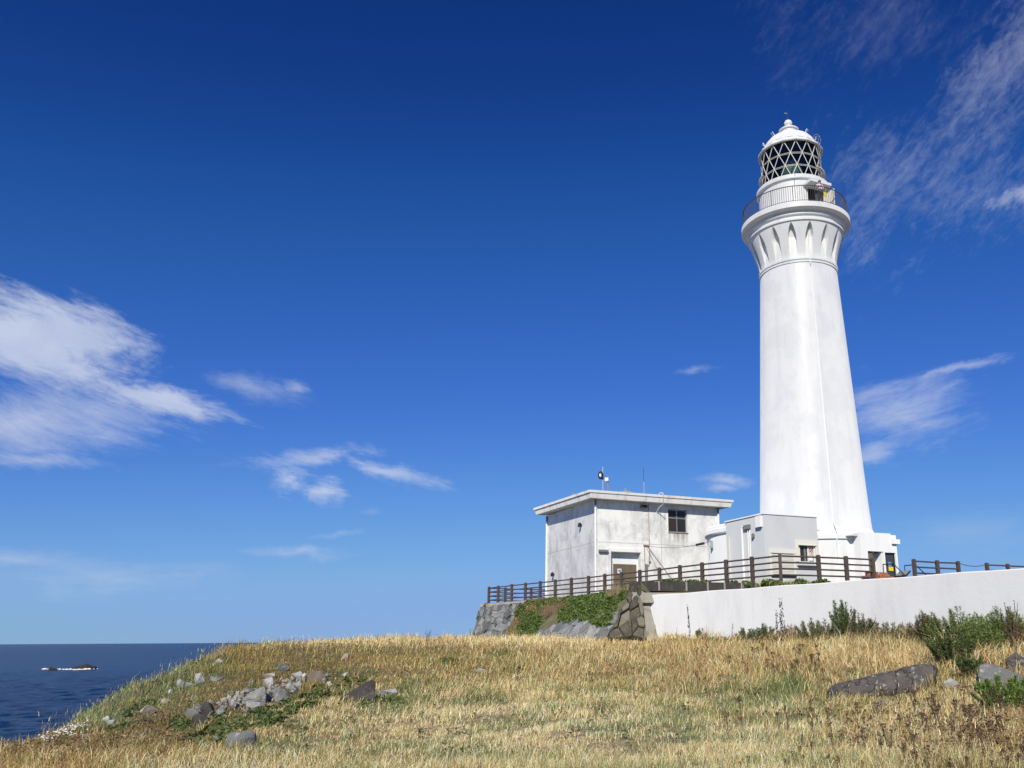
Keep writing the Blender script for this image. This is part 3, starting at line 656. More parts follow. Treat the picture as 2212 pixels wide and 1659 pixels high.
# on the roof
RZ = 10.24
p = atd(*z2(762, 285), 62.5); t_ = atd(*z2(762, 62), 62.5)
ms = empty('camera_mast', (p[0], p[1], RZ), 'grey steel mast with a round black camera on the near end of the house roof', 'mast')
m = MB(); m.tube([(p[0], p[1], RZ), (p[0], p[1], t_[2])], .055, 8); m.build('pole', M['metal'], ms)
m = MB(); c = atd(*z2(740, 145), 62.3); m.M = Matrix.Translation(Vector(c)) @ Matrix.Rotation(R(30), 4, 'X') @ Matrix.Diagonal((.20, .20, .34, 1)); m.lathe([(0.02, -1), (.6, -.8), (.95, -.3), (1, .2), (.7, .7), (.02, 1)], (0, 0), 16); cm = m.build('camera_housing', M['dark'], ms)
m = MB(); m.M = Matrix.Translation(Vector(c)+Vector((-.02, -.16, .03))) @ Matrix.Diagonal((.10, .08, .2, 1)); m.lathe([(0.02, -1), (.6, -.8), (1, 0), (.6, .8), (.02, 1)], (0, 0), 12); m.build('lens', M['paper'], cm)
m = MB(); m.bar(c, (p[0], p[1], c[2]+.1), .06, .06); m.build('bracket', M['metal'], ms)
p = atd(*z2(812, 290), 62.5); t_ = atd(*z2(812, 152), 62.5)
m2_ = empty('sensor_post', (p[0], p[1], RZ), 'short rusty post with a white sensor box beside the camera mast', 'post')
m = MB(); m.tube([(p[0], p[1], RZ), (p[0], p[1], t_[2])], .05, 8); m.build('pole', M['rust'], m2_)
c = atd(*z2(798, 185), 62.4); m = MB(); m.box(c[0]-.13, c[0]+.13, c[1]-.1, c[1]+.1, c[2]-.12, c[2]+.12); m.build('sensor_box', M['paper'], m2_)
m = MB(); m.tube([(c[0]-.13, c[1], c[2]+.1), (c[0]-.35, c[1], c[2]+.05), (c[0]-.42, c[1], c[2]+.25)], .02, 5); m.build('cable', M['dark'], m2_)
p = atd(*z2(1167, 312), 63.5); t_ = atd(*z2(1165, 76), 63.5)
wa = empty('whip_antenna', (p[0], p[1], RZ), 'thin upright whip antenna standing in the middle of the house roof', 'antenna')
m = MB(); m.tube([(p[0], p[1], RZ), (p[0], p[1], RZ+.55*(t_[2]-RZ))], .035, 6); m.build('mast_tube', M['metal'], wa)
m = MB(); m.tube([(p[0], p[1], RZ+.55*(t_[2]-RZ)), (p[0], p[1], t_[2])], .014, 5); m.build('whip', M['dark'], wa)
for (x, y, dd, lb) in ((985, 300, 62.4, 'low concrete roof vent cap between the sensor post and the whip antenna'), (468, 345, 64.6, 'low roof vent cap near the seaward edge of the house roof')):
    p = atd(*z2(x, y), dd); m = MB(); m.lathe([(.30, RZ), (.30, RZ+.16), (.52, RZ+.18), (.50, RZ+.30), (.2, RZ+.38), (.05, RZ+.40), (.05, RZ+.58), (.01, RZ+.6)], (p[0], p[1]), 16); m.thing('roof_vent', M['conc'], lb, 'vent', 'vents on the house roof')
# ---------------------------------------------------------------- round building behind the annex
p = atd(1657, 1150, 53.5); RC = (float(p[0]), float(p[1])); RR = 3.72
rb = empty('round_building', (RC[0], RC[1], TB), 'low white round building with a curved overhanging cornice behind the grey annex', 'building')
m = MB(); m.lathe([(RR, TB-.2), (RR, 6.15)], RC, 96); m.build('wall', M['white'], rb)
m = MB(); m.lathe([(RR-.02, 6.12), (RR+.10, 6.16), (RR+.15, 6.24), (RR+.15, 6.46), (RR+.11, 6.50), (RR+.10, 6.64), (RR+.02, 6.72), (RR-.4, 6.74), (.1, 6.80)], RC, 96); m.build('cornice', M['white'], rb)
g = Vector(atd(*z3(150, 410), 52.3)); wq = H.M @ Vector((3.9, -.08, 6.6))
m = MB(); m.box(g.x-.05, g.x+.08, g.y-.1, g.y+.1, g.z-.4, g.z+.05); m.tube([(g.x, g.y, g.z), (g.x-.15, g.y-.2, g.z+.05), (g.x-.2, g.y-.2, g.z-.3)], .02, 5); m.build('wire_bracket', M['metal'], rb)
m = MB(); m.tube([wq.lerp(g, t)+Vector((0, 0, -1.0*t*(1-t))) for t in np.linspace(0, 1, 14)], .018, 5); wire = m.build('wire', M['greybox'], None)
wire.name = 'overhead_wire'; tag(wire, 'sagging overhead wire with a black joint from the block house to the round building', 'wire')
q = wq.lerp(g, .9)+Vector((0, 0, -.09)); m = MB(); q2 = wq.lerp(g, .80)+Vector((0, 0, -.16)); m.tube([q2, q], .075, 8); m.build('splice_box', M['dark'], wire)
# ---------------------------------------------------------------- grey annex with the ticket window
A = Fr(atd(1648.5, 1110, 47.5), 25); AB = 2.9
ax, _ = A.on(*z3(1245, 165), 'R'); ay, _ = A.on(*z3(300, 205), 'L'); _, aT = A.on(*z3(692, 122), 'R')
aT2 = A.on(*z3(1245, 165), 'R')[1]
an = empty('ticket_annex', tuple(A.M @ Vector((ax/2, ay/2, AB))), 'low grey flat-roofed annex with a barred window and white pipes', 'building')
x0, z1_ = A.on(*z3(1050, 450), 'R'); x1, z0_ = A.on(*z3(1238, 622), 'R')
m = A.mb(); wall_holes(m, 0, ax, AB, aT-.02, [(x0, x1, z0_, z1_)], .15)
m.add([(0, 0, AB), (0, 0, aT-.02), (0, ay, aT-.02), (0, ay, AB)], [(0, 1, 2, 3)]); m.add([(ax, 0, AB), (ax, ay, AB), (ax, ay, aT-.02), (ax, 0, aT-.02)], [(0, 1, 2, 3)]); m.add([(0, ay, AB), (0, ay, aT-.02), (ax, ay, aT-.02), (ax, ay, AB)], [(0, 1, 2, 3)])
aw = m.build('wall', M['annex'], an)
m = A.mb(); m.box(-.05, ax+.05, -.05, ay+.05, aT-.02, aT+.05); m.build('roof_edge', M['white'], an)
m = A.mb()
for bx in ((x0-.17, x1+.14, z1_+.02, z1_+.30), (x0-.17, x0, z0_-.03, z1_+.02), (x1, x1+.14, z0_-.03, z1_+.02)): m.box(bx[0], bx[1], -.06, 0, bx[2], bx[3])
m.box(x0-.02, x1+.04, -.12, 0, z1_+.0, z1_+.04); m.build('window_trim', M['cream'], an)
m = A.mb(); m.box(x0, x1, .12, .14, z0_, z1_); wn_ = m.build('window', M['darkglass'], an)
W_ = x1-x0
for f in (.11, .62, .97): m = A.mb(); m.box(x0+f*W_-.035, x0+f*W_+.035, .04, .11, z0_, z1_); m.build('window_bar', M['cream'], wn_)
m = A.mb(); m.box(x0+.40*W_, x0+.50*W_, .09, .115, z0_, z1_); m.build('curtain', M['greybox'], wn_)
cxx = x0+.79*W_; m = A.mb(); czz = z0_+.68*(z1_-z0_); m.box(x0+.67*W_, x0+.91*W_, .10, .115, z0_+.45*(z1_-z0_), z1_-.05); ps = m.build('notice', M['paper'], wn_)
m = A.mb(); m.tube([(cxx+.11*math.cos(t), .09, czz+.13*math.sin(t)) for t in np.linspace(0, 6.284, 17)], .016, 5, cap=False); m.bar((cxx-.08, .09, czz+.09), (cxx+.08, .09, czz-.09), .015, .025); m.build('prohibition_ring', M['red'], ps)
m = A.mb(); m.box(cxx-.05, cxx+.04, .085, .10, czz-.02, czz+.03); m.box(cxx+.03, cxx+.07, .085, .10, czz+.0, czz+.06); m.box(cxx-.05, cxx-.03, .085, .10, czz-.06, czz-.02); m.box(cxx+.02, cxx+.04, .085, .10, czz-.06, czz-.02); m.build('pictogram', M['dark'], ps)
m = A.mb(); m.box(x0+.68*W_, x0+.90*W_, .095, .11, z0_+.06, z0_+.40*(z1_-z0_)); m.build('notice', M['paper'], wn_)
sx0, sz = A.on(*z3(1040, 655), 'R'); sx1, _ = A.on(*z3(1245, 660), 'R'); m = A.mb(); m.box(sx0, sx1, -.22, 0, sz-.03, sz+.04); m.build('counter_shelf', M['annex'], an)
# blind roller-shutter panel
q0, qz = A.on(*z3(755, 487), 'R'); q1, _ = A.on(*z3(1015, 495), 'R'); m = A.mb(); m.box(q0, q1, -.08, 0, qz-.22, qz); m.box(q0, q0+.10, -.05, 0, AB+.45, qz-.22); m.box(q1-.10, q1, -.05, 0, AB+.45, qz-.22)
for i in range(int((qz-.22-AB-.5)/.085)): zq = AB+.5+.085*i; m.box(q0+.10, q1-.10, -.03, 0, zq, zq+.065)
m.build('shutter', M['cream'], an)
l0, lz = A.on(*z3(770, 762), 'R'); l1, _ = A.on(*z3(1028, 772), 'R'); m = A.mb(); m.box(l0, l1, -.10, -.0, lz-.06, lz+.02); m.build('vent_strip', M['dark'], an)
def onL(x, y): return A.on(*z3(x, y), 'L')
ya, za = onL(680, 142); yb, zb = onL(633, 268); m = A.left(); m.box(ya, yb, -.16, 0, zb, za); m.build('gutter_box', M['white'], an)
ya, za = onL(560, 233); yb, zb = onL(500, 290); m = A.left(); m.box(ya, yb, -.13, 0, zb, za); m.build('junction_box', M['greybox'], an)
yp, zp = onL(478, 250); _, zb = onL(478, 770); yq, zq = onL(500, 258); m = A.left(); m.tube([(yq, -.07, zq), (yp-.05*(1 if yq < yp else -1), -.07, zq), (yp, -.07, zq-.10), (yp, -.07, AB)], .058, 10); m.build('waste_pipe', M['pipe'], an)
for xx in (535, 553): yp, zp = onL(xx, 292); m = A.left(); m.tube([(yp, -.035, zp), (yp, -.035, AB)], .026, 8); m.build('conduit', M['pipe'], an)
yp, zp = onL(350, 372); m = A.left(); m.tube([(yp, -.08, zp), (yp, -.08, AB)], .045, 8); m.tube([(yp, -.08, zp), (yp, -.08, zp+.05)], .055, 8); m.build('vent_pipe', M['cream'], an)
yp, zp = onL(596, 345); m = A.left(); m.box(yp-.07, yp+.07, -.14, 0, zp-.14, zp+.05); m.lathe([(.07, zp+.05), (.05, zp+.1), (.01, zp+.12)], (yp, -.07), 8); m.build('wall_lamp', M['greybox'], an)
# ---------------------------------------------------------------- entrance building
Ee = Fr(atd(1856, 1150, 49.6), 25); EB = 2.9
eT = Ee.on(*z3(1692, 310), 'R')[1]; e1 = Ee.on(*z3(2015, 325), 'R')[0]; ex = Ee.on(*z3(2078, 450), 'R')[0]; ey = 5.2
dt = Ee.on(*z3(1790, 510), 'R')[1]
h0 = Ee.on(*z3(1785, 600), 'R')[0]; h1 = Ee.on(*z3(1948, 600), 'R')[0]; h2 = Ee.on(*z3(1962, 600), 'R')[0]; h3 = Ee.on(*z3(2072, 600), 'R')[0]
en = empty('entrance_building', tuple(Ee.M @ Vector((ex/2, ey/2, EB))), 'small white flat-roofed entrance block with an open doorway and a glass door beside the tower', 'building')
m = Ee.mb(); zc = Ee.on(*z3(2040, 345), 'R')[1]
wall_holes(m, 0, ex, EB, zc, [(h0, h1, EB, dt), (h2, h3, EB, dt-.04)], .3)
m.add([(0, 0, zc), (e1, 0, zc), (e1, 0, eT), (0, 0, eT)], [(0, 1, 2, 3)]); m.add([(e1, 0, zc), (e1, ey, zc), (e1, ey, eT), (e1, 0, eT)], [(0, 1, 2, 3)]); m.add([(0, 0, eT), (e1, 0, eT), (e1, ey, eT), (0, ey, eT)], [(0, 1, 2, 3)])
m.add([(e1, 0, zc), (ex, 0, zc), (ex, ey, zc), (e1, ey, zc)], [(0, 1, 2, 3)])
m.add([(0, 0, EB), (0, 0, eT), (0, ey, eT), (0, ey, EB)], [(0, 1, 2, 3)]); m.add([(ex, 0, EB), (ex, ey, EB), (ex, ey, zc), (ex, 0, zc)], [(0, 1, 2, 3)]); m.add([(0, ey, EB), (0, ey, zc), (ex, ey, zc), (ex, ey, EB)], [(0, 1, 2, 3)])
ew = m.build('wall', M['white'], en)
b0, bz1 = Ee.on(*z3(2018, 388), 'R'); _, bz0 = Ee.on(*z3(2040, 438), 'R'); bx1 = Ee.on(*z3(2096, 410), 'R')[0]
m = Ee.mb(); m.box(b0, bx1, -.14, .6, bz0, bz1); m.build('cornice', M['white'], en)
yl0, zl1 = Ee.on(*z3(1655, 330), 'L'); yl1, zl0 = Ee.on(*z3(1478, 385), 'L')
m = Ee.left(); m.box(.15, 1.7, -.5, .0, zl0, zl0+.06); m.box(.15, 1.7, -.05, 0., zl0+.06, zl1); m.build('side_ledge', M['annex'], en)
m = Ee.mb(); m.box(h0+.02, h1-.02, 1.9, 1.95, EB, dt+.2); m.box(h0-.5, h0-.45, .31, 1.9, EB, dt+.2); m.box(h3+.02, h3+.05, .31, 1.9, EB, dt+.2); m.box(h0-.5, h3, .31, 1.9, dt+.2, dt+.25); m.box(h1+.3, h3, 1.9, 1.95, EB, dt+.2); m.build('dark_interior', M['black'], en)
m = Ee.mb(); m.box(h0, h0+.35*(h1-h0), .12, .17, EB, dt-.02); m.build('open_door', M['bronze'], en)
m = Ee.mb(); m.box(h1-.10, h1-.05, .05, .75, EB, dt-.03); m.build('door_leaf', M['white'], en)
m = Ee.mb(); m.box(h0+.45*(h1-h0), h0+.8*(h1-h0), .55, .58, EB, EB+1.25); pp = m.build('notice_board', M['paper'], en)
m = Ee.mb(); m.box(h0+.5*(h1-h0), h0+.62*(h1-h0), .54, .55, EB+.75, EB+.95); m.build('print', M['red'], pp)
m = Ee.mb(); m.box(h2, h3, .14, .17, EB, dt-.04); gd = m.build('glass_door', M['glassgrey'], en)
m = Ee.mb()
for bx in ((h2, h2+.06, EB, dt-.04), (h3-.06, h3, EB, dt-.04), (h2+.06, h3-.06, dt-.10, dt-.04), (h2+.06, h3-.06, EB+1.25, EB+1.31)): m.box(bx[0], bx[1], .10, .14, bx[2], bx[3])
m.build('frame', M['dark'], gd)
ya, za = Ee.on(*z4(440, 540), 'R'); yb, zb = Ee.on(*z4(505, 598), 'R'); m = Ee.mb(); m.box(ya, yb, .08, .10, zb, za); m.build('yellow_sign', M['yellow'], gd)
ya, za = Ee.on(*z4(430, 475), 'R'); yb, zb = Ee.on(*z4(480, 540), 'R'); m = Ee.mb(); m.box(ya, yb, .08, .10, zb+.02, za); m.build('poster', M['blue'], gd)
# ---------------------------------------------------------------- platform the buildings stand on, and its bank
PZ = 2.93
M['soil'] = mk('bank_soil', (.11, .10, .05), .95, [((.19, .15, .08), 3., one, .42, .65, .8), ((.07, .085, .03), 1.2, one, .45, .65, .7)], (9., one, .06, .8))
Tq = [(1.75, 45.5, 2.72), (1.2, 49, 2.78), (-.6, 55.5, 2.85), (-2.9, 60.6, 2.86), (-5.6, 64.3, 2.86)]
Bq = [(.75, 40.3, .1), (-1.7, 44, .1), (-3.7, 50, .1), (-5.5, 57, .05), (-7.2, 63.5, -.1)]
bmx = bmesh.new()
out = Tq+[(-9.75, 70.4, PZ-.05), (-6, 84, PZ), (60, 100, PZ), (60, 70, PZ), (26, 48, PZ-.1), (22, 30, 2.2), (13.2, 25.7, 2.0), (2.3, 40.2, 2.0), (1.8, 40.9, 2.3), (1.8, 41.3, 2.7)]
f = bmx.faces.new([bmx.verts.new(p) for p in out]); bmesh.ops.triangulate(bmx, faces=[f], ngon_method='BEAUTY')
me = bpy.data.meshes.new('platform_ground'); bmx.to_mesh(me); bmx.free(); me.materials.append(M['soil']); tag(link_mesh('platform_ground', me), kind='structure')
def lerp_poly(P, t):
    k = min(int(t*(len(P)-1)), len(P)-2); f_ = t*(len(P)-1)-k
    return np.array(P[k])*(1-f_)+np.array(P[k+1])*f_
def bankp(t, s):
    a = lerp_poly(Tq, t); b = lerp_poly(Bq, t); q = a*(1-s)+b*s; q[2] += .30*math.sin(math.pi*s)
    return q
m = MB(); n1, n2 = 44, 12; vs = []
for i in range(n1+1):
    for j in range(n2+1):
        q = bankp(i/n1, j/n2); q[2] += .18*(mnoise.noise(Vector((q[0]*.9, q[1]*.9, 0)))); vs.append(q)
m.add(vs, [(i*(n2+1)+j, i*(n2+1)+j+1, (i+1)*(n2+1)+j+1, (i+1)*(n2+1)+j) for i in range(n1) for j in range(n2)], True)
tag(m.build('embankment', M['soil']), kind='structure')

# ---------------------------------------------------------------- stone facing made of cut cells
def cells(W_, H_, sx_, sz_, rg, jit=.92):
    """jittered-grid Voronoi cells of a W x H rectangle as convex polygons"""
    nx, nz = max(1, round(W_/sx_)), max(1, round(H_/sz_)); pts = {}
    for i in range(-1, nx+1):
        for j in range(-1, nz+1):
            pts[i, j] = ((i+.5+(rg.random()-.5)*jit+(.5 if j % 2 else 0)*.6)*W_/nx, (j+.5+(rg.random()-.5)*jit)*H_/nz)
    out = []
    for (i, j), p in pts.items():
        poly = [(0, 0), (W_, 0), (W_, H_), (0, H_)]
        for di in range(-2, 3):
            for dj in range(-2, 3):
                q = pts.get((i+di, j+dj))
                if q is None or (di == 0 and dj == 0): continue
                mx, my = (p[0]+q[0])/2, (p[1]+q[1])/2; nx_, ny_ = q[0]-p[0], q[1]-p[1]; new = []
                for a, b in zip(poly, poly[1:]+poly[:1]):
                    da = (a[0]-mx)*nx_+(a[1]-my)*ny_; db = (b[0]-mx)*nx_+(b[1]-my)*ny_
                    if da <= 0: new.append(a)
                    if (da < 0 < db) or (db < 0 < da): k = da/(da-db); new.append((a[0]+(b[0]-a[0])*k, a[1]+(b[1]-a[1])*k))
                poly = new
                if len(poly) < 3: break
            if len(poly) < 3: break
        if len(poly) >= 3: out.append(poly)
    return out
def stone_face(mb, fn, W_, H_, sx_, sz_, rg, gap=.025, dep=(.05, .16), back=.0, tilt=.12):
    for poly in cells(W_, H_, sx_, sz_, rg):
        cx_ = sum(p[0] for p in poly)/len(poly); cz_ = sum(p[1] for p in poly)/len(poly)
        d = rg.uniform(*dep); tx, tz = rg.uniform(-tilt, tilt), rg.uniform(-tilt, tilt); n = len(poly)
        def sh(p, k): L = math.hypot(p[0]-cx_, p[1]-cz_)+1e-6; g_ = min(k, L*.6); return (p[0]-(p[0]-cx_)/L*g_, p[1]-(p[1]-cz_)/L*g_)
        r0 = [fn(*sh(p, gap), -back) for p in poly]; r1 = [fn(*sh(p, gap), d*.7+tx*(p[0]-cx_)+tz*(p[1]-cz_)) for p in poly]
        r2 = []
        for p in poly: q = sh(p, gap+.05); r2.append(fn(q[0], q[1], d+tx*(p[0]-cx_)+tz*(p[1]-cz_)))
        fs = [tuple(2*n+i for i in range(n))]
        for i in range(n): i2 = (i+1) % n; fs += [(i, i2, n+i2, n+i), (n+i, n+i2, 2*n+i2, 2*n+i)]
        mb.add(r0+r1+r2, fs)
def quad_fn(bl, br, tr, tl, W_, H_):
    bl, br, tr, tl = (np.array(q, float) for q in (bl, br, tr, tl)); nrm = np.cross(br-bl, tl-bl); nrm /= np.linalg.norm(nrm)
    def fn(s, t, d): a = s/W_; b = t/H_; return tuple((bl*(1-a)+br*a)*(1-b)+(tl*(1-a)+tr*a)*b+nrm*d)
    return fn
rg = random.Random(3)
# seaward stone wall at the left end of the platform
T0 = np.array([-9.75, 70.4, 2.72]); T1 = np.array([-5.35, 64.1, 2.72]); fd = (T1-T0)/np.linalg.norm(T1-T0); fn_ = np.array([-.82, -.573, 0])
B0 = T0+fn_*.75-fd*.55; B0[2] = -.9; B1 = T1+fn_*.75+fd*.3; B1[2] = -.4
sw = empty('seaward_wall', tuple((B0+B1)/2), 'battered grey rubble stone wall under the seaward end of the fence', 'stone wall')
m = MB(); m.add([B0, B1, T1, T0], [(0, 1, 2, 3)]); bk = np.array([2.2, 3.4, 0]); m.add([B0, T0, T0+bk, B0+bk], [(0, 1, 2, 3)]); m.build('mortar', M['conc'], sw)
m = MB(); Wd = 7.8; Hd = 3.6; stone_face(m, quad_fn(B0, B1, T1, T0, Wd, Hd), Wd, Hd, .62, .50, rg, .012, (.05, .20)); stone_face(m, quad_fn(B0+bk, B0, T0, T0+bk, 3.2, Hd), 3.2, Hd, .62, .5, rg, .012, (.05, .2)); m.build('stone_facing', M['wallstone'], sw)
m = MB(); c0 = T0+np.array([0, 0, .0]); m.bar(T0+np.array([.1, .1, .05]), T1+np.array([.1, .1, .05]), .45, .24); m.build('kerb', M['conc'], sw)
# corner pier of mossy stones with its concrete margin
def pq(u, v, d): return atd(u, v, d)
pb = empty('corner_pier', tuple(pq(1365, 1376, 39.4)), 'battered corner pier of big mossy stones where the white wall ends', 'stone wall')
q = [pq(1316, 1380, 38.9), pq(1397, 1382, 38.9), pq(1384, 1268, 39.8), pq(1366, 1268, 39.8)]
bk = np.array([.25, 5.2, 0]); m = MB(); m.hexa([q[0], q[1], q[1]+bk, q[0]+bk], [q[3], q[2], q[2]+bk, q[3]+bk]); m.build('mortar', M['conc'], pb)
m = MB(); stone_face(m, quad_fn(q[0], q[1], q[2], q[3], 1.75, 2.5), 1.75, 2.5, .66, .46, rg, .010, (.05, .26)); stone_face(m, quad_fn(q[0]+bk, q[0], q[3], q[3]+bk, 1.3, 2.5), 1.3, 2.5, .6, .5, rg, .012, (.05, .18)); m.build('stone_facing', M['mossstone'], pb)
q = [pq(1384, 1384, 38.98), pq(1423, 1384, 39.05), pq(1397, 1284, 39.75), pq(1374, 1268, 39.86)]; bk = np.array([.1, .6, 0]); m = MB(); m.hexa([q[0], q[1], q[1]+bk, q[0]+bk], [q[3], q[2], q[2]+bk, q[3]+bk])
q = [pq(1366, 1302, 39.3), pq(1640, 1302, 39.9), pq(1640, 1284, 40.0), pq(1366, 1279.5, 39.5)]; bk = np.array([-.1, .5, 0]); m.hexa([q[0], q[1], q[1]+bk, q[0]+bk], [q[3], q[2], q[2]+bk, q[3]+bk]); m.build('concrete_margin', M['conc'], pb)
# dark coping blocks with pale joints
ca = atz(1366, 1254.5, 2.74); cb = atz(1640, 1259.5, 2.74); cd = (cb-ca)/np.linalg.norm(cb-ca); L = np.linalg.norm(cb-ca)
cu = [1366, 1421, 1479, 1525, 1562, 1600, 1640]; cp = empty('coping', tuple((ca+cb)/2-np.array([0, 0, .5])), 'row of dark brown coping blocks with pale joints above the white wall', 'kerb')
cn = np.array([-cd[1], cd[0], 0])
def cpos(u): return (u-1366)/(1640-1366)*L
for a, b in zip(cu[:-1], cu[1:]):
    p0 = ca+cd*(cpos(a)+.025); p1 = ca+cd*(cpos(b)-.025); zb = 2.74-.46; o_ = cn*.5; j = rg.uniform(-.015, .015)
    m = MB(); m.hexa([(p0[0], p0[1], zb), (p1[0], p1[1], zb), (p1[0]+o_[0], p1[1]+o_[1], zb), (p0[0]+o_[0], p0[1]+o_[1], zb)], [(p0[0], p0[1], 2.73+j), (p1[0], p1[1], 2.73+j), (p1[0]+o_[0], p1[1]+o_[1], 2.73+j), (p0[0]+o_[0], p0[1]+o_[1], 2.73+j)]); m.build('coping_stone', M['coping'], cp)
for a in cu[1:-1]:
    m = MB(); p0 = ca+cd*(cpos(a)-.04)+cn*.03; p1 = ca+cd*(cpos(a)+.04)+cn*.03; m.hexa([(p0[0]-cn[0]*.045, p0[1]-cn[1]*.045, 2.30), (p1[0]-cn[0]*.045, p1[1]-cn[1]*.045, 2.30), (*(p1+cn*.4)[:2], 2.3), (*(p0+cn*.4)[:2], 2.3)], [(p0[0]-cn[0]*.045, p0[1]-cn[1]*.045, 2.745), (p1[0]-cn[0]*.045, p1[1]-cn[1]*.045, 2.745), (*(p1+cn*.4)[:2], 2.745), (*(p0+cn*.4)[:2], 2.745)])
    m.build('mortar_joint', M['conc'], cp)
# long white wall
w0 = pq(1395, 1286.5, 39.9); wz = w0[2]; w1 = atz(2212, 1226.5, wz); wd = (w1-w0)/np.linalg.norm(w1-w0); wL = np.linalg.norm(w1-w0)+6; wn3 = np.array([-wd[1], wd[0], 0]); wn3 = wn3 if wn3[1] > 0 else -wn3
m = MB(); n = 48; vs = []; fs = []; pr = [(0, -2.6), (0, -.03), (.03, 0), (.36, 0), (.40, -.04), (.40, -2.6)]
for i in range(n+1):
    s = wL*i/n; z_ = wz+.012*math.sin(s*1.7)
    for (o_, z) in pr: p = w0+wd*(s+(0.0 if z > -1 else .35 if i == 0 else 0))+wn3*o_; vs.append((p[0], p[1], z_+z))
k = len(pr)
for i in range(n):
    for j in range(k-1): fs.append((i*k+j, i*k+j+1, (i+1)*k+j+1, (i+1)*k+j))
fs += [tuple(range(k)), tuple(n*k+j for j in reversed(range(k)))]
m.add(vs, fs); m.thing('white_wall', M['rwall'], 'long smooth white-painted retaining wall running from the mossy pier to the right', 'wall')
# slate revetment at the foot of the bank
m = MB(); WT, HTs = 27., 5.5
def rev(s_, t_, d):
    tt = min(max(.86*s_/WT, 0), 1); ss = .35+.69*t_/HTs; q = bankp(tt, ss); e1 = bankp(min(1, tt+.02), ss)-q; e2 = bankp(tt, ss+.03)-q; nn = np.cross(e1, e2); nn /= np.linalg.norm(nn); nn = nn if nn[2] > 0 else -nn
    return tuple(q+nn*(d+.03))
def rev_ok(p):
    u, v = proj(np.array(rev(p[0], p[1], 0)))
    return v > 1316+max(0, 1345-u)*.25 and v < 1386 and u > 1135+max(0, 1375-v)*.5
_cells = cells
def cells(*a): return [p for p in _cells(*a) if rev_ok((sum(x for x, y in p)/len(p), sum(y for x, y in p)/len(p)))]
stone_face(m, rev, WT, HTs, 2.5, .42, rg, .016, (.02, .11), 0., .03); cells = _cells
m.thing('slate_revetment', M['slate'], 'sloping pavement of long grey slate slabs at the foot of the green bank', 'stone slope')
# ---------------------------------------------------------------- brown post-and-rail fences
def fence_run(root, pts, h, prev=None):
    """posts at the points, four round rails between neighbours"""
    last = prev
    for i, (x, y) in enumerate(pts):
        d = np.array(pts[min(i+1, len(pts)-1)])-np.array(pts[max(i-1, 0)]); a = math.atan2(d[1], d[0])
        m = MB(); m.M = Matrix.Translation(Vector((x, y, PZ))) @ Matrix.Rotation(a, 4, 'Z'); w_ = .085
        m.hexa([(-w_, -w_, -.4), (w_, -w_, -.4), (w_, w_, -.4), (-w_, w_, -.4)], [(-w_, -w_, h-.03), (w_, -w_, h-.03), (w_, w_, h-.03), (-w_, w_, h-.03)])
        k = w_*.72; m.hexa([(-w_, -w_, h-.03), (w_, -w_, h-.03), (w_, w_, h-.03), (-w_, w_, h-.03)], [(-k, -k, h+.005), (k, -k, h+.005), (k, k, h+.005), (-k, k, h+.005)]); m.build('post', M['wood'], root)
        if last is not None:
            for zz in (h-.115, h-.43, h-.75, h-1.06):
                m = MB(); j = rg.uniform(-.008, .008); m.tube([(last[0], last[1], PZ+zz+j), (x, y, PZ+zz-j)], .046, 8); m.build('rail', M['wood'], root)
        last = (x, y)
FH = 1.30
fl_pts = [(-9.09, 69.86), (-8.2, 68.57), (-6.95, 66.72), (-5.77, 65.21), (-4.55, 63.54), (-3.37, 61.96), (-2.165, 60.25), (-.957, 58.63), (.133, 57.0), (1.192, 55.46), (2.295, 53.84), (3.40, 52.16), (4.487, 50.51), (5.584, 48.8), (6.711, 47.22), (7.83, 45.53), (8.99, 43.96)]
fr_pts = [(11.15, 44.84), (12.78, 45.57), (14.44, 46.4)]
fb_pts = [(-7.9, 71.0), (-5.9, 72.1), (-3.9, 73.3), (-1.9, 74.4), (.1, 75.5)]
f1 = empty('rail_fence', (fl_pts[8][0], fl_pts[8][1], PZ), 'long dark brown four-rail fence turning a corner in front of the buildings', 'fence')
fence_run(f1, fl_pts+fr_pts, FH); fence_run(f1, fb_pts, FH, fl_pts[0])
f2 = empty('rail_fence', (18.5, 48.3, PZ), 'short three-post piece of brown rail fence right of the slanted board', 'fence')
fence_run(f2, [(17.03, 47.51), (18.62, 48.35), (20.04, 49.0)], FH)
f3 = empty('rail_fence', (23.5, 51, PZ), 'brown rail fence beyond the chain at the right edge', 'fence')
fence_run(f3, [(22.2, 50.22), (23.75, 50.98), (25.3, 51.8), (26.9, 52.6)], FH)
for zz, lb in ((1.22, 'upper of two dark chains slung between brown fence posts'), (.62, 'lower of two dark chains slung between brown fence posts')):
    m = MB(); m.tube([(20.04+(22.2-20.04)*t, 49.0+1.22*t, PZ+zz-.62*t*(1-t)) for t in np.linspace(0, 1, 14)], .022, 5); m.thing('chain', M['rail'], lb, 'chain')
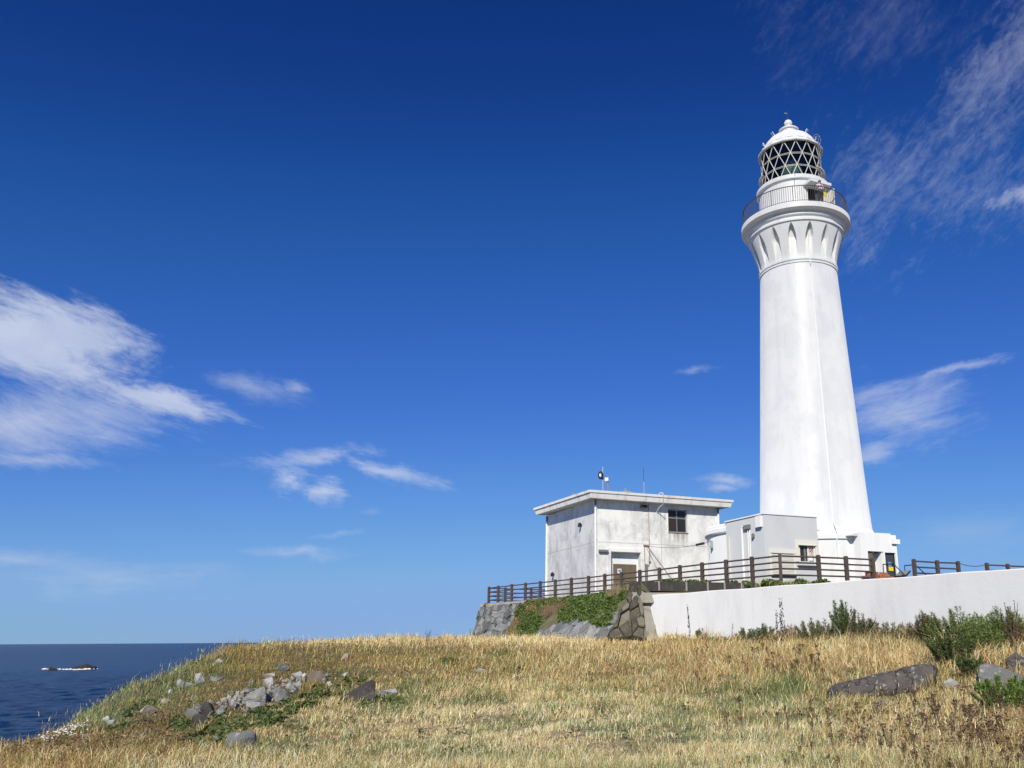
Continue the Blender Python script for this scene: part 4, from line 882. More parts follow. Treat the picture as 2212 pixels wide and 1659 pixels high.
# handrails of the entrance steps, slanted board, brick stack
def rail3(pts, lb):
    m = MB(); m.tube(pts, .03, 6)
    for p in (pts[0], pts[1], pts[2]): m.tube([p, (p[0], p[1], PZ-.1)], .026, 6)
    m.thing('handrail', M['dark'], lb, 'handrail')
P4 = lambda x, y, d: tuple(atd(*z4(x, y), d))
rail3([P4(352, 512, 48.6), P4(490, 505, 48.3), P4(640, 655, 46.8)], 'thin dark sloping handrail in front of the glass door')
rail3([P4(636, 528, 49.0), P4(778, 516, 48.7), P4(912, 642, 47.2)], 'thin dark sloping handrail just left of the three-post fence')
bd = [np.array(P4(500, 668, 47.2)), np.array(P4(658, 655, 47.0)), np.array(P4(718, 590, 47.7)), np.array(P4(578, 602, 47.9))]
ib = empty('information_board', (float(bd[0][0]+.6), float(bd[0][1]), PZ), 'low slanted grey information board in a dark frame beside the steps', 'information board')
dz = np.array([0, .03, -.09]); m = MB(); m.hexa([p+dz for p in bd], bd); m.build('frame', M['dark'], ib)
cc = sum(bd)/4; m = MB(); inn = [p*.86+cc*.14+np.array([0, -.006, .012]) for p in bd]; m.hexa([p+dz*.2 for p in inn], inn); m.build('panel', M['greybox'], ib)
m = MB(); m.tube([cc+dz, (cc[0], cc[1], PZ-.1)], .05, 6); m.build('leg', M['dark'], ib)
bs = empty('brick_stack', (14.6, 46.2, PZ), 'untidy stack of old red bricks behind the end post of the long fence', 'bricks')
b0 = Vector(P4(95, 690, 46.6)); b0.z = PZ+.02; bxd = Vector((math.cos(R(25)), math.sin(R(25)), 0)); byd = Vector((-bxd.y, bxd.x, 0))
zl = 3.46
for lay in range(5):
    for i in range(9):
        for jx in range(2):
            if lay >= 3 and (i < 1 or i > 6) or lay == 4 and rg.random() < .45: continue
            c = b0+bxd*(.13+.26*i+rg.uniform(-.03, .03))+byd*(.14*jx)+Vector((0, 0, .05+.115*lay)); m = MB()
            m.M = Matrix.Translation(c) @ Matrix.Rotation(R(25)+rg.uniform(-.25, .25), 4, 'Z') @ Matrix.Rotation(rg.uniform(-.05, .05), 4, 'Y'); m.box(-.115, .115, -.055, .055, -.05, .05); m.build('brick', M['brick'], bs)
# ---------------------------------------------------------------- rocks: angular blocks sitting in the turf
def rock_mesh(seed, n=16, flat=1.0, sharp=.5):
    r_ = random.Random(seed); bm = bmesh.new()
    for i in range(n):
        d = Vector((r_.gauss(0, 1), r_.gauss(0, 1), r_.gauss(0, 1)))
        d.normalize(); mx = max(abs(d.x), abs(d.y), abs(d.z)); d = d*(1-sharp)+d/mx*sharp*.8
        bm.verts.new(d*r_.uniform(.82, 1.05))
    h = bmesh.ops.convex_hull(bm, input=bm.verts); bmesh.ops.delete(bm, geom=[g for g in h['geom_interior'] if isinstance(g, bmesh.types.BMVert)], context='VERTS')
    bmesh.ops.dissolve_limit(bm, angle_limit=R(20), verts=bm.verts, edges=bm.edges)
    bmesh.ops.bevel(bm, geom=list(bm.edges), offset=.028, segments=1, affect='EDGES', profile=.6)
    bmesh.ops.triangulate(bm, faces=bm.faces); bmesh.ops.subdivide_edges(bm, edges=bm.edges, cuts=1, use_grid_fill=True)
    for v in bm.verts:
        v.co += Vector(v.co).normalized()*.055*mnoise.fractal(v.co*2.6+Vector((seed, 0, 0)), .6, 2, 3)
    lo = [min(v.co[k] for v in bm.verts) for k in range(3)]; hi = [max(v.co[k] for v in bm.verts) for k in range(3)]
    for v in bm.verts: v.co = Vector([(v.co[k]-(lo[k]+hi[k])/2)/((hi[k]-lo[k])/2) for k in range(3)])
    me = bpy.data.meshes.new('rock'); bm.to_mesh(me); bm.free(); me.polygons.foreach_set('use_smooth', [True]*len(me.polygons)); me.set_sharp_from_angle(angle=R(14))
    return me
RM = [rock_mesh(s, n, 1, sh) for s, n, sh in ((1, 9, .6), (2, 10, .5), (5, 8, .7), (8, 12, .3), (13, 10, .8), (21, 9, .55), (34, 8, .6), (55, 11, .4))]
ROCKS = []                                # x, y, radius: no grass grows here
def hull_rock(outline, mat, label, dep=.8, back=.7, group=None, seed=1, lean=.25, base=None):
    """a boulder with a given front outline, its own distance, real size and thickness"""
    o = np.array(outline, float); cu_ = o.mean(0); vb = o[:, 1].max(); ub = o[np.argmax(o[:, 1]), 0]
    p0 = hit(ub, vb-2) if base is None else base; d0 = p0[1]; r_ = random.Random(seed); wm = (o[:, 0].max()-o[:, 0].min())/F*d0; pts = []
    zt_ = atd(cu_[0], o[:, 1].min(), d0)[2]; zb = p0[2]
    for (u, v) in o:
        q = atd(u, v, d0); f_ = (q[2]-zb)/max(zt_-zb, .05); q = atd(u, v, d0+lean*wm*f_*.5+r_.uniform(0, .03)); pts.append(q)
    c = sum(pts)/len(pts)
    for q in list(pts): b_ = c+(q-c)*back; b_[1] += wm*dep*r_.uniform(.8, 1.); b_[2] -= .1*wm; pts.append(b_)
    for q in pts[:len(o)]: m_ = c+(q-c)*.72; m_[1] -= wm*.10*r_.uniform(.4, 1.); pts.append(m_)
    pts += [np.array([c[0]+(q[0]-c[0])*.9, q[1]+.1, zb-.25]) for q in pts[:len(o)]]
    bm = bmesh.new()
    for q in pts: bm.verts.new(Vector(q-p0))
    h = bmesh.ops.convex_hull(bm, input=bm.verts); bmesh.ops.delete(bm, geom=[g for g in h['geom_interior'] if isinstance(g, bmesh.types.BMVert)], context='VERTS')
    bmesh.ops.dissolve_limit(bm, angle_limit=R(9), verts=bm.verts, edges=bm.edges); bmesh.ops.bevel(bm, geom=list(bm.edges), offset=.02*wm, segments=1, affect='EDGES')
    bmesh.ops.triangulate(bm, faces=bm.faces); bmesh.ops.subdivide_edges(bm, edges=bm.edges, cuts=2, use_grid_fill=True)
    for v in bm.verts:
        n_ = mnoise.noise_vector(v.co*(3./max(wm, .4))+Vector((seed*3.1, 0, 0))); n2 = mnoise.noise_vector(v.co*(9./max(wm, .4))+Vector((0, seed*1.7, 0))); v.co += n_*.045*wm*.6+n2*.018*wm
    me = bpy.data.meshes.new('rock'); bm.to_mesh(me); bm.free(); me.polygons.foreach_set('use_smooth', [True]*len(me.polygons)); me.set_sharp_from_angle(angle=R(15)); me.materials.append(M[mat])
    ob = link_mesh('rock', me, None, tuple(p0)); n = max(1, int(wm/.5))
    for i in range(n+1):
        t = (i+.5)/(n+1); u = o[:, 0].min()*(1-t)+o[:, 0].max()*t; ROCKS.append((atd(u, vb, d0)[0], d0+wm*dep*.35, max(.22, wm*dep*.5)))
    return tag(ob, label, 'rock', group)
def rock(u, v, wpx, hpx, mat, label, group=None, kind=None, tilt=0., dep=.8, sink=.30, yaw=None, mi=None):
    """a rock whose middle shows at a point of the photo, sized in metres from its apparent size there"""
    p = hit(u, v+hpx*.42); d = float(np.dot(p, _fw)); w_ = wpx/F*d/2; h_ = hpx/F*d/2
    k = rng.randrange(len(RM)) if mi is None else mi; me = RM[k].copy(); me.materials.clear(); me.materials.append(M[mat])
    o = link_mesh('rock' if not kind else kind, me); o.scale = (w_, max(w_*dep, .06), h_*(1+sink)); o.rotation_euler = (rng.uniform(-.1, .1), tilt, rng.uniform(-.5, .5) if yaw is None else yaw)
    o.location = (p[0], p[1]+w_*dep*.6, zt(p[0], p[1]+w_*dep*.5)+h_*(1-sink))
    me.transform(Matrix.Diagonal((*o.scale, 1))); o.scale = (1, 1, 1)
    ROCKS.append((o.location.x, o.location.y-.12, max(w_, w_*dep)*.95+.05)); tag(o, label, 'rock', group); return o
Z6 = lambda x, y: ((600+x/3.16)*kz, (2240+y/3.16)*kz)
s6 = kz/3.16
PILE = 'stones in the rubble pile on the left slope'
big = [
       (815,462,180,80,'rock_light','flat pale slab under the long tan boulder',6,-.2),(1065,365,160,150,'rock_grey','pointed grey block at the right of the pile',5,-.3),(940,380,110,100,'rock_grey','blue-grey block right of the long tan boulder',0,0),
       (960,235,115,115,'rock_white','white-faced stone on top of the rubble pile',2,.3),(440,560,120,110,'rock_grey','grey leaning stone behind the tall dark brown block',4,-.4),
       (1275,160,105,90,'rock_light','pale pointed stone left of the lichen-spotted boulder',2,.1),(1110,72,135,85,'rock_grey','grey boulder half buried on the bank above the pile',1,0),
       (968,160,175,55,'rock_tan','flat tan slab in the bank above the pile',4,0),(780,226,130,50,'rock_grey','flat grey slab left of the white-faced stone',0,0),(408,182,130,60,'rock_grey','flat grey slab among pale stones on the upper left slope',6,-.2),(410,20,120,55,'rock_light','pale slab near the crest of the left slope',0,-.5)]
for (x, y, w_, h_, mt, lb, mi, tl) in big: rock(*Z6(x, y), w_*s6, h_*s6, mt, lb, tilt=tl, mi=mi)
def o6(*p): return [Z6(x, y) for x, y in p]
hull_rock(o6((80,585),(100,510),(170,495),(235,540),(225,600),(150,610)),'rock_grey','grey angular block at the lower left end of the rubble pile',seed=2)
hull_rock(o6((155,600),(180,570),(240,550),(330,605),(325,660),(180,705)),'rock_dark','dark squarish block lying lowest in the rubble pile',seed=3)
hull_rock(o6((268,585),(262,460),(300,422),(340,436),(385,545),(345,610),(300,608)),'rock_dark','tall dark brown block standing on end in the rubble pile',seed=4,dep=1.)
hull_rock(o6((690,440),(700,395),(790,330),(870,288),(940,262),(958,320),(885,402),(780,450),(712,465)),'rock_mid','biggest long pale boulder in the middle of the rubble pile',seed=5,dep=.5)
hull_rock(o6((1385,220),(1392,150),(1440,105),(1530,98),(1580,145),(1602,205),(1545,228),(1400,232)),'rock_brown','rounded brown lichen-spotted boulder at the upper right of the pile',seed=6)
hull_rock(o6((1700,425),(1730,390),(1900,285),(2085,178),(2115,215),(2122,390),(1960,445),(1780,450)),'rock_dark','large dark triangular boulder right of the rubble pile',seed=7,dep=.45,lean=.5)
hull_rock(o6((508,965),(512,835),(560,770),(680,742),(800,730),(832,765),(720,845),(620,900)),'rock_grey','broad flat grey boulder in the grass below the pile',seed=8,dep=.6,lean=.9)
small = [(205,505,90,90,'rock_grey'),(350,440,55,65,'rock_light'),(430,458,55,55,'rock_light'),(490,420,75,60,'rock_light'),(545,395,60,75,'rock_white'),(590,460,75,105,'rock_light'),(620,398,65,62,'rock_light'),(645,350,62,55,'rock_light'),(695,342,62,62,'rock_tan'),(700,382,55,60,'rock_grey'),(640,468,60,58,'rock_light'),(755,310,100,60,'rock_grey'),
         (745,522,75,70,'rock_grey'),(905,470,75,100,'rock_grey'),(990,272,65,60,'rock_light'),(985,322,62,52,'rock_light'),(1060,300,65,60,'rock_grey'),(1132,330,62,60,'rock_light'),(1190,285,100,85,'rock_light'),(1205,232,82,62,'rock_grey'),(1280,275,92,105,'rock_light'),(1350,172,52,90,'rock_white'),(1592,150,62,52,'rock_grey'),(480,500,60,50,'rock_light'),(560,440,50,50,'rock_grey'),(660,405,50,45,'rock_tan'),(720,335,45,40,'rock_grey'),(850,320,55,45,'rock_light'),(1020,410,50,40,'rock_light'),(1095,290,45,40,'rock_grey'),(1160,350,50,45,'rock_grey'),(1225,330,50,45,'rock_light'),(1310,215,50,45,'rock_tan'),(1240,180,45,40,'rock_light'),(1035,330,40,40,'rock_grey'),(520,360,45,35,'rock_tan'),(590,330,50,32,'rock_light'),(1110,185,45,35,'rock_light'),(1170,200,45,30,'rock_light')]
for (x, y, w_, h_, mt) in small:
    lb = {'rock_light': 'small pale angular stone in the rubble pile', 'rock_grey': 'small grey angular stone in the rubble pile', 'rock_white': 'small whitish stone in the rubble pile', 'rock_tan': 'small tan stone in the rubble pile'}[mt]
    rock(*Z6(x, y), w_*s6*.86, h_*s6*.92, mt, lb, PILE, sink=.12)
for i in range(80):
    t = rng.random(); x, y = 420+t*900+rng.gauss(0, 30), 470-t*270+rng.gauss(0, 42)+60*t*(1-t); z_ = rng.uniform(20, 44); rock(*Z6(x, y), z_*s6*1.2, z_*s6, rng.choice(['rock_light', 'rock_grey', 'rock_light', 'rock_tan']), 'tiny loose stone filling the rubble pile', PILE+', tiny', sink=.1)
Z7 = lambda x, y: (x/4.424*kz, (2350+y/4.424)*kz)
s7 = kz/4.424
one_off = [(Z6(1622,245),62*s6,42*s6,'rock_white','small white stone below the lichen-spotted boulder'),(Z6(1790,140),90*s6,42*s6,'rock_white','flat white stone between the pile and the dark triangular boulder'),(Z6(215,190),110*s6,100*s6,'rock_light','pale jagged stone on the upper left slope'),(Z6(125,262),125*s6,52*s6,'rock_light','low pale slab on the upper left slope'),(Z6(18,240),75*s6,80*s6,'rock_light','pale upright stone leftmost on the upper slope'),
           (Z6(425,830),120*s6,60*s6,'rock_light','pale stone left of the broad flat grey boulder'),(Z6(318,925),82*s6,52*s6,'rock_tan','tan stone in dry grass below the green patch'),(Z6(1102,438),32*s6,32*s6,'rock_white','tiny white stone below the rubble pile'),(Z7(1570,395),90*s7,100*s7,'rock_white','round white boulder near the seaward edge'),(Z7(1660,440),140*s7,80*s7,'rock_light','pale stone right of the round white boulder'),
           (Z7(1250,640),190*s7,50*s7,'rock_white','long low white stone beside the white flowers'),(Z7(1730,540),85*s7,60*s7,'rock_light','small pale stone below the round white boulder'),(Z7(2110,620),175*s7,100*s7,'rock_grey','grey boulder in leaves at the foot of the left slope'),(Z7(410,960),75*s7,60*s7,'rock_white','small white stone in brown grass at the lower left'),(Z7(310,955),120*s7,100*s7,'rock_grey','grey stone in brown grass at the lower left'),
           ((1090/2.212*kz,(2100+680/2.212)*kz),110/2.212*kz,70/2.212*kz,'rock_tan','tan slanted stone in the middle of the left slope'),((1225/2.212*kz,(2100+612/2.212)*kz),62/2.212*kz,42/2.212*kz,'rock_tan','small tan stone above the slanted tan stone'),((1270/2.212*kz,(2100+540/2.212)*kz),30/2.212*kz,32/2.212*kz,'rock_white','tiny white stone on the left slope'),
           (((1000+1158/1.843)*kz,(2100+318/1.843)*kz),72/1.843*kz,32/1.843*kz,'rock_white','lone white stone in the middle of the grassy bank'),(((1000+308/1.843)*kz,(2100+230/1.843)*kz),42/1.843*kz,42/1.843*kz,'rock_tan','pinkish stone on the bank above the dark boulder'),(((1000+570/1.843)*kz,(2100+455/1.843)*kz),150/1.843*kz,40/1.843*kz,'rock_light','pale low stone in grass right of the dark triangular boulder')]
for ((u, v), w_, h_, mt, lb) in one_off: rock(u, v, w_, h_, mt, lb)
Z8 = lambda x, y: ((2200+x/1.7445)*kz, (2000+y/1.7445)*kz)
s8 = kz/1.7445
def o8(*p): return [Z8(x, y) for x, y in p]
lb_ = hit(*Z8(1230, 640))
hull_rock(o8((1045,640),(1055,575),(1090,550),(1180,520),(1330,490),(1450,462),(1470,530),(1440,600),(1250,640)),'rock_ledge','smoother lower left half of the long grey rock ledge',seed=11,dep=.3,lean=.5,base=lb_)
hull_rock(o8((1425,610),(1415,490),(1480,455),(1560,440),(1655,428),(1702,442),(1690,495),(1665,570),(1560,610)),'rock_ledge','cracked upper right half of the long grey rock ledge with lichen',seed=12,dep=.45,lean=.5,base=lb_+np.array([1.0,.25,.1]))
hull_rock(o8((1945,500),(1950,440),(1985,428),(2060,440),(2150,480),(2230,505),(2230,590),(2080,560)),'rock_grey','smooth grey rock behind the front bush at the right edge',seed=13,dep=.5,lean=.6); rock(*Z8(2180,430),110*s8,110*s8,'rock_ledge','rough lichen-covered rock at the right edge',dep=.8,mi=3)
rock(*Z8(1785,555),105*s8,60*s8,'rock_light','pale rounded rock between the ledge and the front bush',mi=3); rock(*Z8(1385,680),140*s8,55*s8,'rock_light','low pale rock in the grass in front of the ledge',mi=1)
# sea rocks with broken water round them
M['searock'] = mk('wet_rock', (.035, .028, .024), .6, bump=(.6, one, 1., .9))
def sea_hit(u, v): return atz(u, v, -10)
sr_ = empty
for (u, v, w_, h_, lb, rb_) in ((115, 1445, 22, 8, 'smaller dark rock breaking the sea surface', 0), (180, 1443.5, 46, 13, 'larger dark rock breaking the sea surface', 1)):
    p = sea_hit(u, v+3); d = p[1]; me = RM[1+rb_*2].copy(); me.materials.clear(); me.materials.append(M['searock']); me.transform(Matrix.Diagonal((w_/F*d/2, w_/F*d/3, h_/F*d*.9, 1)))
    o = link_mesh('sea_rock', me, None, (p[0], p[1], -10)); tag(o, lb, 'rock')
def foam(u0, v0, u1, v1, wid, sd_, nm, cnt=70):
    a = sea_hit(u0, v0); b = sea_hit(u1, v1); r_ = random.Random(sd_); m = MB()
    for i in range(cnt):
        t = r_.random(); c = a*(1-t)+b*t+np.array([r_.gauss(0, .5), r_.gauss(0, wid), 0]); rr = r_.uniform(.15, .6); k = 8; vs = [(c[0], c[1], -9.55+r_.uniform(0, .25))]
        for j in range(k): an = 6.283*j/k; vs.append((c[0]+rr*1.6*math.cos(an)*r_.uniform(.6, 1.2), c[1]+rr*math.sin(an)*r_.uniform(.6, 1.2), -9.8))
        m.add(vs, [(0, 1+j, 1+(j+1) % k) for j in range(k)], True)
    tag(m.build(nm, M['paper']), kind='stuff')
foam(88, 1446.5, 150, 1447.5, .7, 1, 'foam', 26); foam(160, 1448.5, 207, 1446, .7, 2, 'foam', 26)
# ---------------------------------------------------------------- leaves and blades as plain arrays
def leaves(c, size, cols, flat=None, up=.3, asp=1.6, r_=nrg):
    """one folded leaf (two triangles x2) per centre; normals spread around flat"""
    n = len(c); nn = r_.normal(size=(n, 3)); nn = nn/np.linalg.norm(nn, axis=1, keepdims=True)
    if flat is not None: nn = nn*(1-up)+flat*up*1.6; nn /= np.linalg.norm(nn, axis=1, keepdims=True)
    t = np.cross(nn, r_.normal(size=(n, 3))); t /= np.linalg.norm(t, axis=1, keepdims=True); b = np.cross(nn, t); s = np.asarray(size).reshape(-1, 1)
    v = np.stack([c-t*s*asp/2, c+b*s*.5+nn*s*.12, c+t*s*asp/2, c-b*s*.5+nn*s*.12], 1).reshape(-1, 3)
    i = np.arange(n)[:, None]*4; tr = np.concatenate([i+np.array([[0, 1, 2]]), i+np.array([[0, 2, 3]])], 0)
    return v, tr, np.repeat(cols, 4, 0)
def pal(cols, n, r_=nrg, jit=.28):
    c = np.array(cols)[r_.integers(0, len(cols), n)]
    return np.clip(c*(1+r_.normal(size=(n, 1))*jit), .005, .9)
GREEN = [(.105, .155, .035), (.08, .125, .028), (.135, .185, .045), (.095, .14, .04)]
def mound(cs, rad, hgt, per, size, cols, flatbias=.35):
    """leafy mounds: leaves on and just inside domes at the given centres"""
    P = []; Nn = []
    for (c, r0, h0) in zip(cs, rad, hgt):
        k = int(per*r0*r0*9); th = nrg.random(k)*6.283; ph = np.arccos(1-nrg.random(k)*.98); rr = .82+.25*nrg.random(k)
        d = np.stack([np.sin(ph)*np.cos(th), np.sin(ph)*np.sin(th), np.cos(ph)], 1); P.append(np.array(c)+d*np.array([r0, r0, h0])*rr[:, None]); Nn.append(d)
    P = np.concatenate(P); Nn = np.concatenate(Nn); n = len(P)
    return leaves(P, nrg.uniform(.7, 1.3, n)*size, pal(cols, n), Nn, flatbias)
M['leafgreen'] = mk('leaf_green', (.10, .15, .04), .6)
# creeping green cover on the bank
cs, rd, hg = [], [], []
def uvok(q):
    u, v = proj(q); return u, v
for i in range(3000):
    t = rng.random(); s = rng.uniform(-.12, .93); q = bankp(t, max(0, s)); 
    if s < 0: q = lerp_poly(Tq, t)+np.array([1.1, .7, 0])*(-s)*9; q[2] = PZ-.12
    u, v = proj(q); lim = 1372
    if u > 1165: lim = 1350-(u-1165)*.09
    if u > 1300: lim = 1322-(u-1300)*.15
    if 1285 < u < 1325 and v > 1320: lim = 1350
    bare = (1172 < u < 1215 and 1305 < v < 1352) or (1335 < u < 1375 and 1293 < v < 1320) or (u < 1128 and v > 1325) or (u > 1352 and v < 1287) or (1134 < u < 1166 and 1304 < v < 1322)
    if v > lim or bare or u < 1090: continue
    r0 = rng.uniform(.18, .36)*(.75 if s < .15 else 1); cs.append(q-np.array([0, 0, .12])); rd.append(r0); hg.append(r0*rng.uniform(.5, .9))
for i in range(26):                      # tufts on top of the seaward wall
    q = T0*(1-i/26)+T1*i/26+np.array([rng.uniform(-.1, .5), rng.uniform(-.1, .5), .02]); r0 = rng.uniform(.10, .26); cs.append(q); rd.append(r0); hg.append(r0*.7)
for i in range(40):                      # behind the coping and below the corner post
    q = ca+cd*rng.uniform(.2, 7)+cn*rng.uniform(.65, 1.6); q[2] = 2.66; r0 = rng.uniform(.2, .36); u, v = proj(q)
    if u < 1425 or 1435 < u < 1448 or 1535 < u < 1560: continue
    cs.append(q); rd.append(r0); hg.append(r0*.8)
for i in range(14): q = np.array([9.3+rng.uniform(-2.2, 1.6), 43.2+rng.uniform(-.6, .4), 2.55]); r0 = rng.uniform(.2, .4); cs.append(q); rd.append(r0); hg.append(r0*.8)
v_, t_, c_ = mound(cs, rd, hg, 75, .12, GREEN)
tag(link_mesh('creeping_ground_cover', arr_mesh('creeping_ground_cover', v_, t_, c_, M['leaf'])), kind='stuff')
# low leaves round the rubble pile and along the left slope
def patch_leaves(polys, n, size, cols, hmax, thr=.36, sc=16):
    P = []
    for (u0, v0, ru, rv, ang, k) in polys:
        for i in range(int(n*k)):
            a = rng.random()*6.283; r0 = math.sqrt(rng.random()); x, y = r0*math.cos(a)*ru, r0*math.sin(a)*rv; ca_, sa_ = math.cos(R(ang)), math.sin(R(ang))
            u, v = u0+x*ca_-y*sa_, v0+x*sa_+y*ca_
            if vnoise(u, v*2, sc, 5) < thr: continue
            p = hit(u, v)
            if any((p[0]-rx)**2+(p[1]-ry+.1)**2 < (rr+.06)**2 for rx, ry, rr in ROCKS): continue
            P.append(p+np.array([0, 0, hmax*.8*rng.random()*(.4+vnoise(u, v*2, 12, 8))]))
    P = np.array(P); n_ = len(P); return leaves(P, nrg.uniform(.7, 1.3, n_)*size, pal(cols, n_), np.array([0, -.3, .95]), .4)
GP = [(470,1576,75,22,-6,1.),(560,1558,75,20,-16,.9),(650,1522,70,15,-18,.6),(395,1575,30,22,0,.5),(720,1492,45,10,0,.14),(435,1600,50,14,0,.22),(300,1535,40,10,-20,.10),(250,1575,30,9,0,.16),(770,1472,26,8,0,.12),(1112,1447,24,9,0,.25),(970,1432,20,7,0,.15),(800,1520,70,10,-5,.12),(380,1455,60,12,-25,.12)]
v_, t_, c_ = patch_leaves(GP, 3400, .062, [(.085, .12, .032), (.065, .095, .027), (.11, .14, .042), (.14, .14, .05)], .15)
tag(link_mesh('low_leafy_cover', arr_mesh('low_leafy_cover', v_, t_, c_, M['leaf'])), kind='stuff')
# white-flowered cushions at the seaward edge
for k, (x, y, w_, h_, nf) in enumerate(((650, 740, 75, 24, 22), (860, 650, 130, 38, 40), (1090, 545, 130, 46, 48))):
    P_ = []
    while len(P_) < 150+nf:
        u, v = Z7(x+rng.gauss(0, w_), y+18+rng.gauss(0, h_)-.25*0); q = hit(u, v, 8, 30)
        if q[1] < 29 and q[2] > -4: P_.append(q)
    P_ = np.array(P_); p = P_.mean(0); C_ = P_[:150]+np.stack([np.zeros(150), np.zeros(150), nrg.random(150)*.10], 1); m = MB()
    rt_ = empty('flowering_plant', tuple(p), ['smallest, lowest cushion of white flowers at the seaward edge', 'middle cushion of white flowers at the seaward edge', 'topmost and largest cushion of white flowers at the seaward edge'][k], 'flowers', 'white flowers on the left slope')
    for q in C_:
        a = rng.random()*6.283; s_ = .035*rng.uniform(.6, 1.3); t = Vector((math.cos(a), math.sin(a), rng.uniform(-.3, .5)))*s_; b_ = Vector((-math.sin(a), math.cos(a), rng.uniform(-.3, .5)))*s_*.7; c = Vector(q); m.add([c-t, c+b_, c+t, c-b_], [(0, 1, 2, 3)])
    m.build('foliage', M['leafgreen'], rt_)
    for q in P_[150:]:
        z = q[2]+rng.uniform(.10, .16); sz_ = rng.uniform(.014, .024); m = MB(); m.lathe([(.002, z+.008), (sz_*.6, z+.006), (sz_, z-.006)], (q[0], q[1]), 7); m.build('flower', M['paper'], rt_)
# scattered broad-leaved herbs among the grass
v_, t_, c_ = patch_leaves([(1250,1440,640,38,0,1.),(1250,1540,800,60,0,1.),(700,1600,420,40,0,.5),(1700,1480,300,40,0,.6)], 5200, .05, [(.12, .14, .045), (.16, .15, .06), (.09, .115, .04), (.20, .15, .075)], .13, .70, 26)
tag(link_mesh('field_herbs', arr_mesh('field_herbs', v_, t_, c_, M['leaf'])), kind='stuff')
# brown dead weeds
BW = [(120,1628,150,22,0,.9),(330,1605,90,16,0,.5),(420,1530,40,14,-15,.15),(2160,1580,80,55,0,1.1),(1980,1600,170,40,0,.8),(1420,1453,130,12,0,.5),(1300,1440,70,10,0,.2),(1720,1445,70,16,0,.35),(2010,1440,40,20,0,.3),(330,1560,60,14,-10,.3),(600,1388,40,4,0,.12),(1830,1545,120,22,0,.35)]
v_, t_, c_ = patch_leaves(BW, 2600, .032, [(.20, .125, .06), (.15, .09, .045), (.27, .18, .09), (.17, .14, .06)], .30)
tag(link_mesh('brown_weed_cover', arr_mesh('brown_weed_cover', v_, t_, c_, M['leaf'])), kind='stuff')
# ---------------------------------------------------------------- feathery bushes along the white wall
def bush(u, vb, d, wpx, hpx, label, cols, stem=.5, n=1500, group=None, nar=.017, ln=.085, spread=.75, flat_=.35):
    r = ray(u, vb); d = min(d, float(np.dot(w0, wn3)/np.dot(r, wn3)*r[1])-.9)      # stays in front of the wall
    p = atd(u, vb, d); p[2] = zt(p[0], p[1]); w_ = wpx/F*d/2; h_ = (hpx+6)/F*d
    rt_ = empty('bush', tuple(p), label, 'bush', group); shoots = []; m = MB()
    k = max(14, int(70*w_))
    for i in range(k):
        a = rng.random()*6.283; rr = math.sqrt(rng.random()); top = np.array([math.cos(a)*rr*w_, math.sin(a)*rr*w_*.8, h_*(1-flat_*rr**2.)*rng.uniform(.66, 1.02)]); bot = top*np.array([spread, spread, 0])*.6; shoots.append((bot, top))
        m.tube([p+bot, p+bot*.4+top*.6+np.array([0, 0, -.02]), p+top], .008, 4, r1=.003)
    m.build('stem', M['stem'], rt_)
    b = np.array([s[0] for s in shoots]); t = np.array([s[1] for s in shoots]); j = nrg.integers(0, k, n); f = nrg.random(n)**.7; f = .12+.88*f
    c = b[j]*(1-f[:, None])+t[j]*f[:, None]; out = nrg.normal(size=(n, 3)); out[:, 2] = abs(out[:, 2])*1.1+.35; out /= np.linalg.norm(out, axis=1, keepdims=True)
    L_ = ln*nrg.uniform(.6, 1.5, n)[:, None]; tip = c+out*L_; side = np.cross(out, nrg.normal(size=(n, 3))); side /= np.linalg.norm(side, axis=1, keepdims=True); md = c+out*L_*.5
    v = np.stack([c, md+side*nar*.5, tip, md-side*nar*.5], 1).reshape(-1, 3); i = np.arange(n)[:, None]*4; tr = np.concatenate([i+np.array([[0, 1, 2]]), i+np.array([[0, 2, 3]])], 0)
    link_mesh('foliage', arr_mesh('foliage', v, tr, np.repeat(pal(cols, n), 4, 0), M['leaf']), rt_); return rt_
M['stem'] = mk('dry_stem', (.10, .065, .04), .9); M['drystem'] = mk('straw_stem', (.36, .27, .15), .9); M['seed'] = mk('brown_seed_head', (.095, .055, .035), .95)
G1 = [(.10, .135, .045), (.08, .11, .035), (.14, .175, .06)]; G2 = [(.13, .19, .045), (.10, .155, .038), (.17, .235, .065), (.22, .24, .085)]; G3 = [(.14, .13, .06), (.10, .085, .04), (.19, .15, .08)]
BG = 'bushes along the foot of the white wall'
def bushes(L):
    for (u, vb, d, w_, h_, lb, cols, n) in L: bush(u, vb, d, w_, h_, lb, cols, n=n, group=BG)
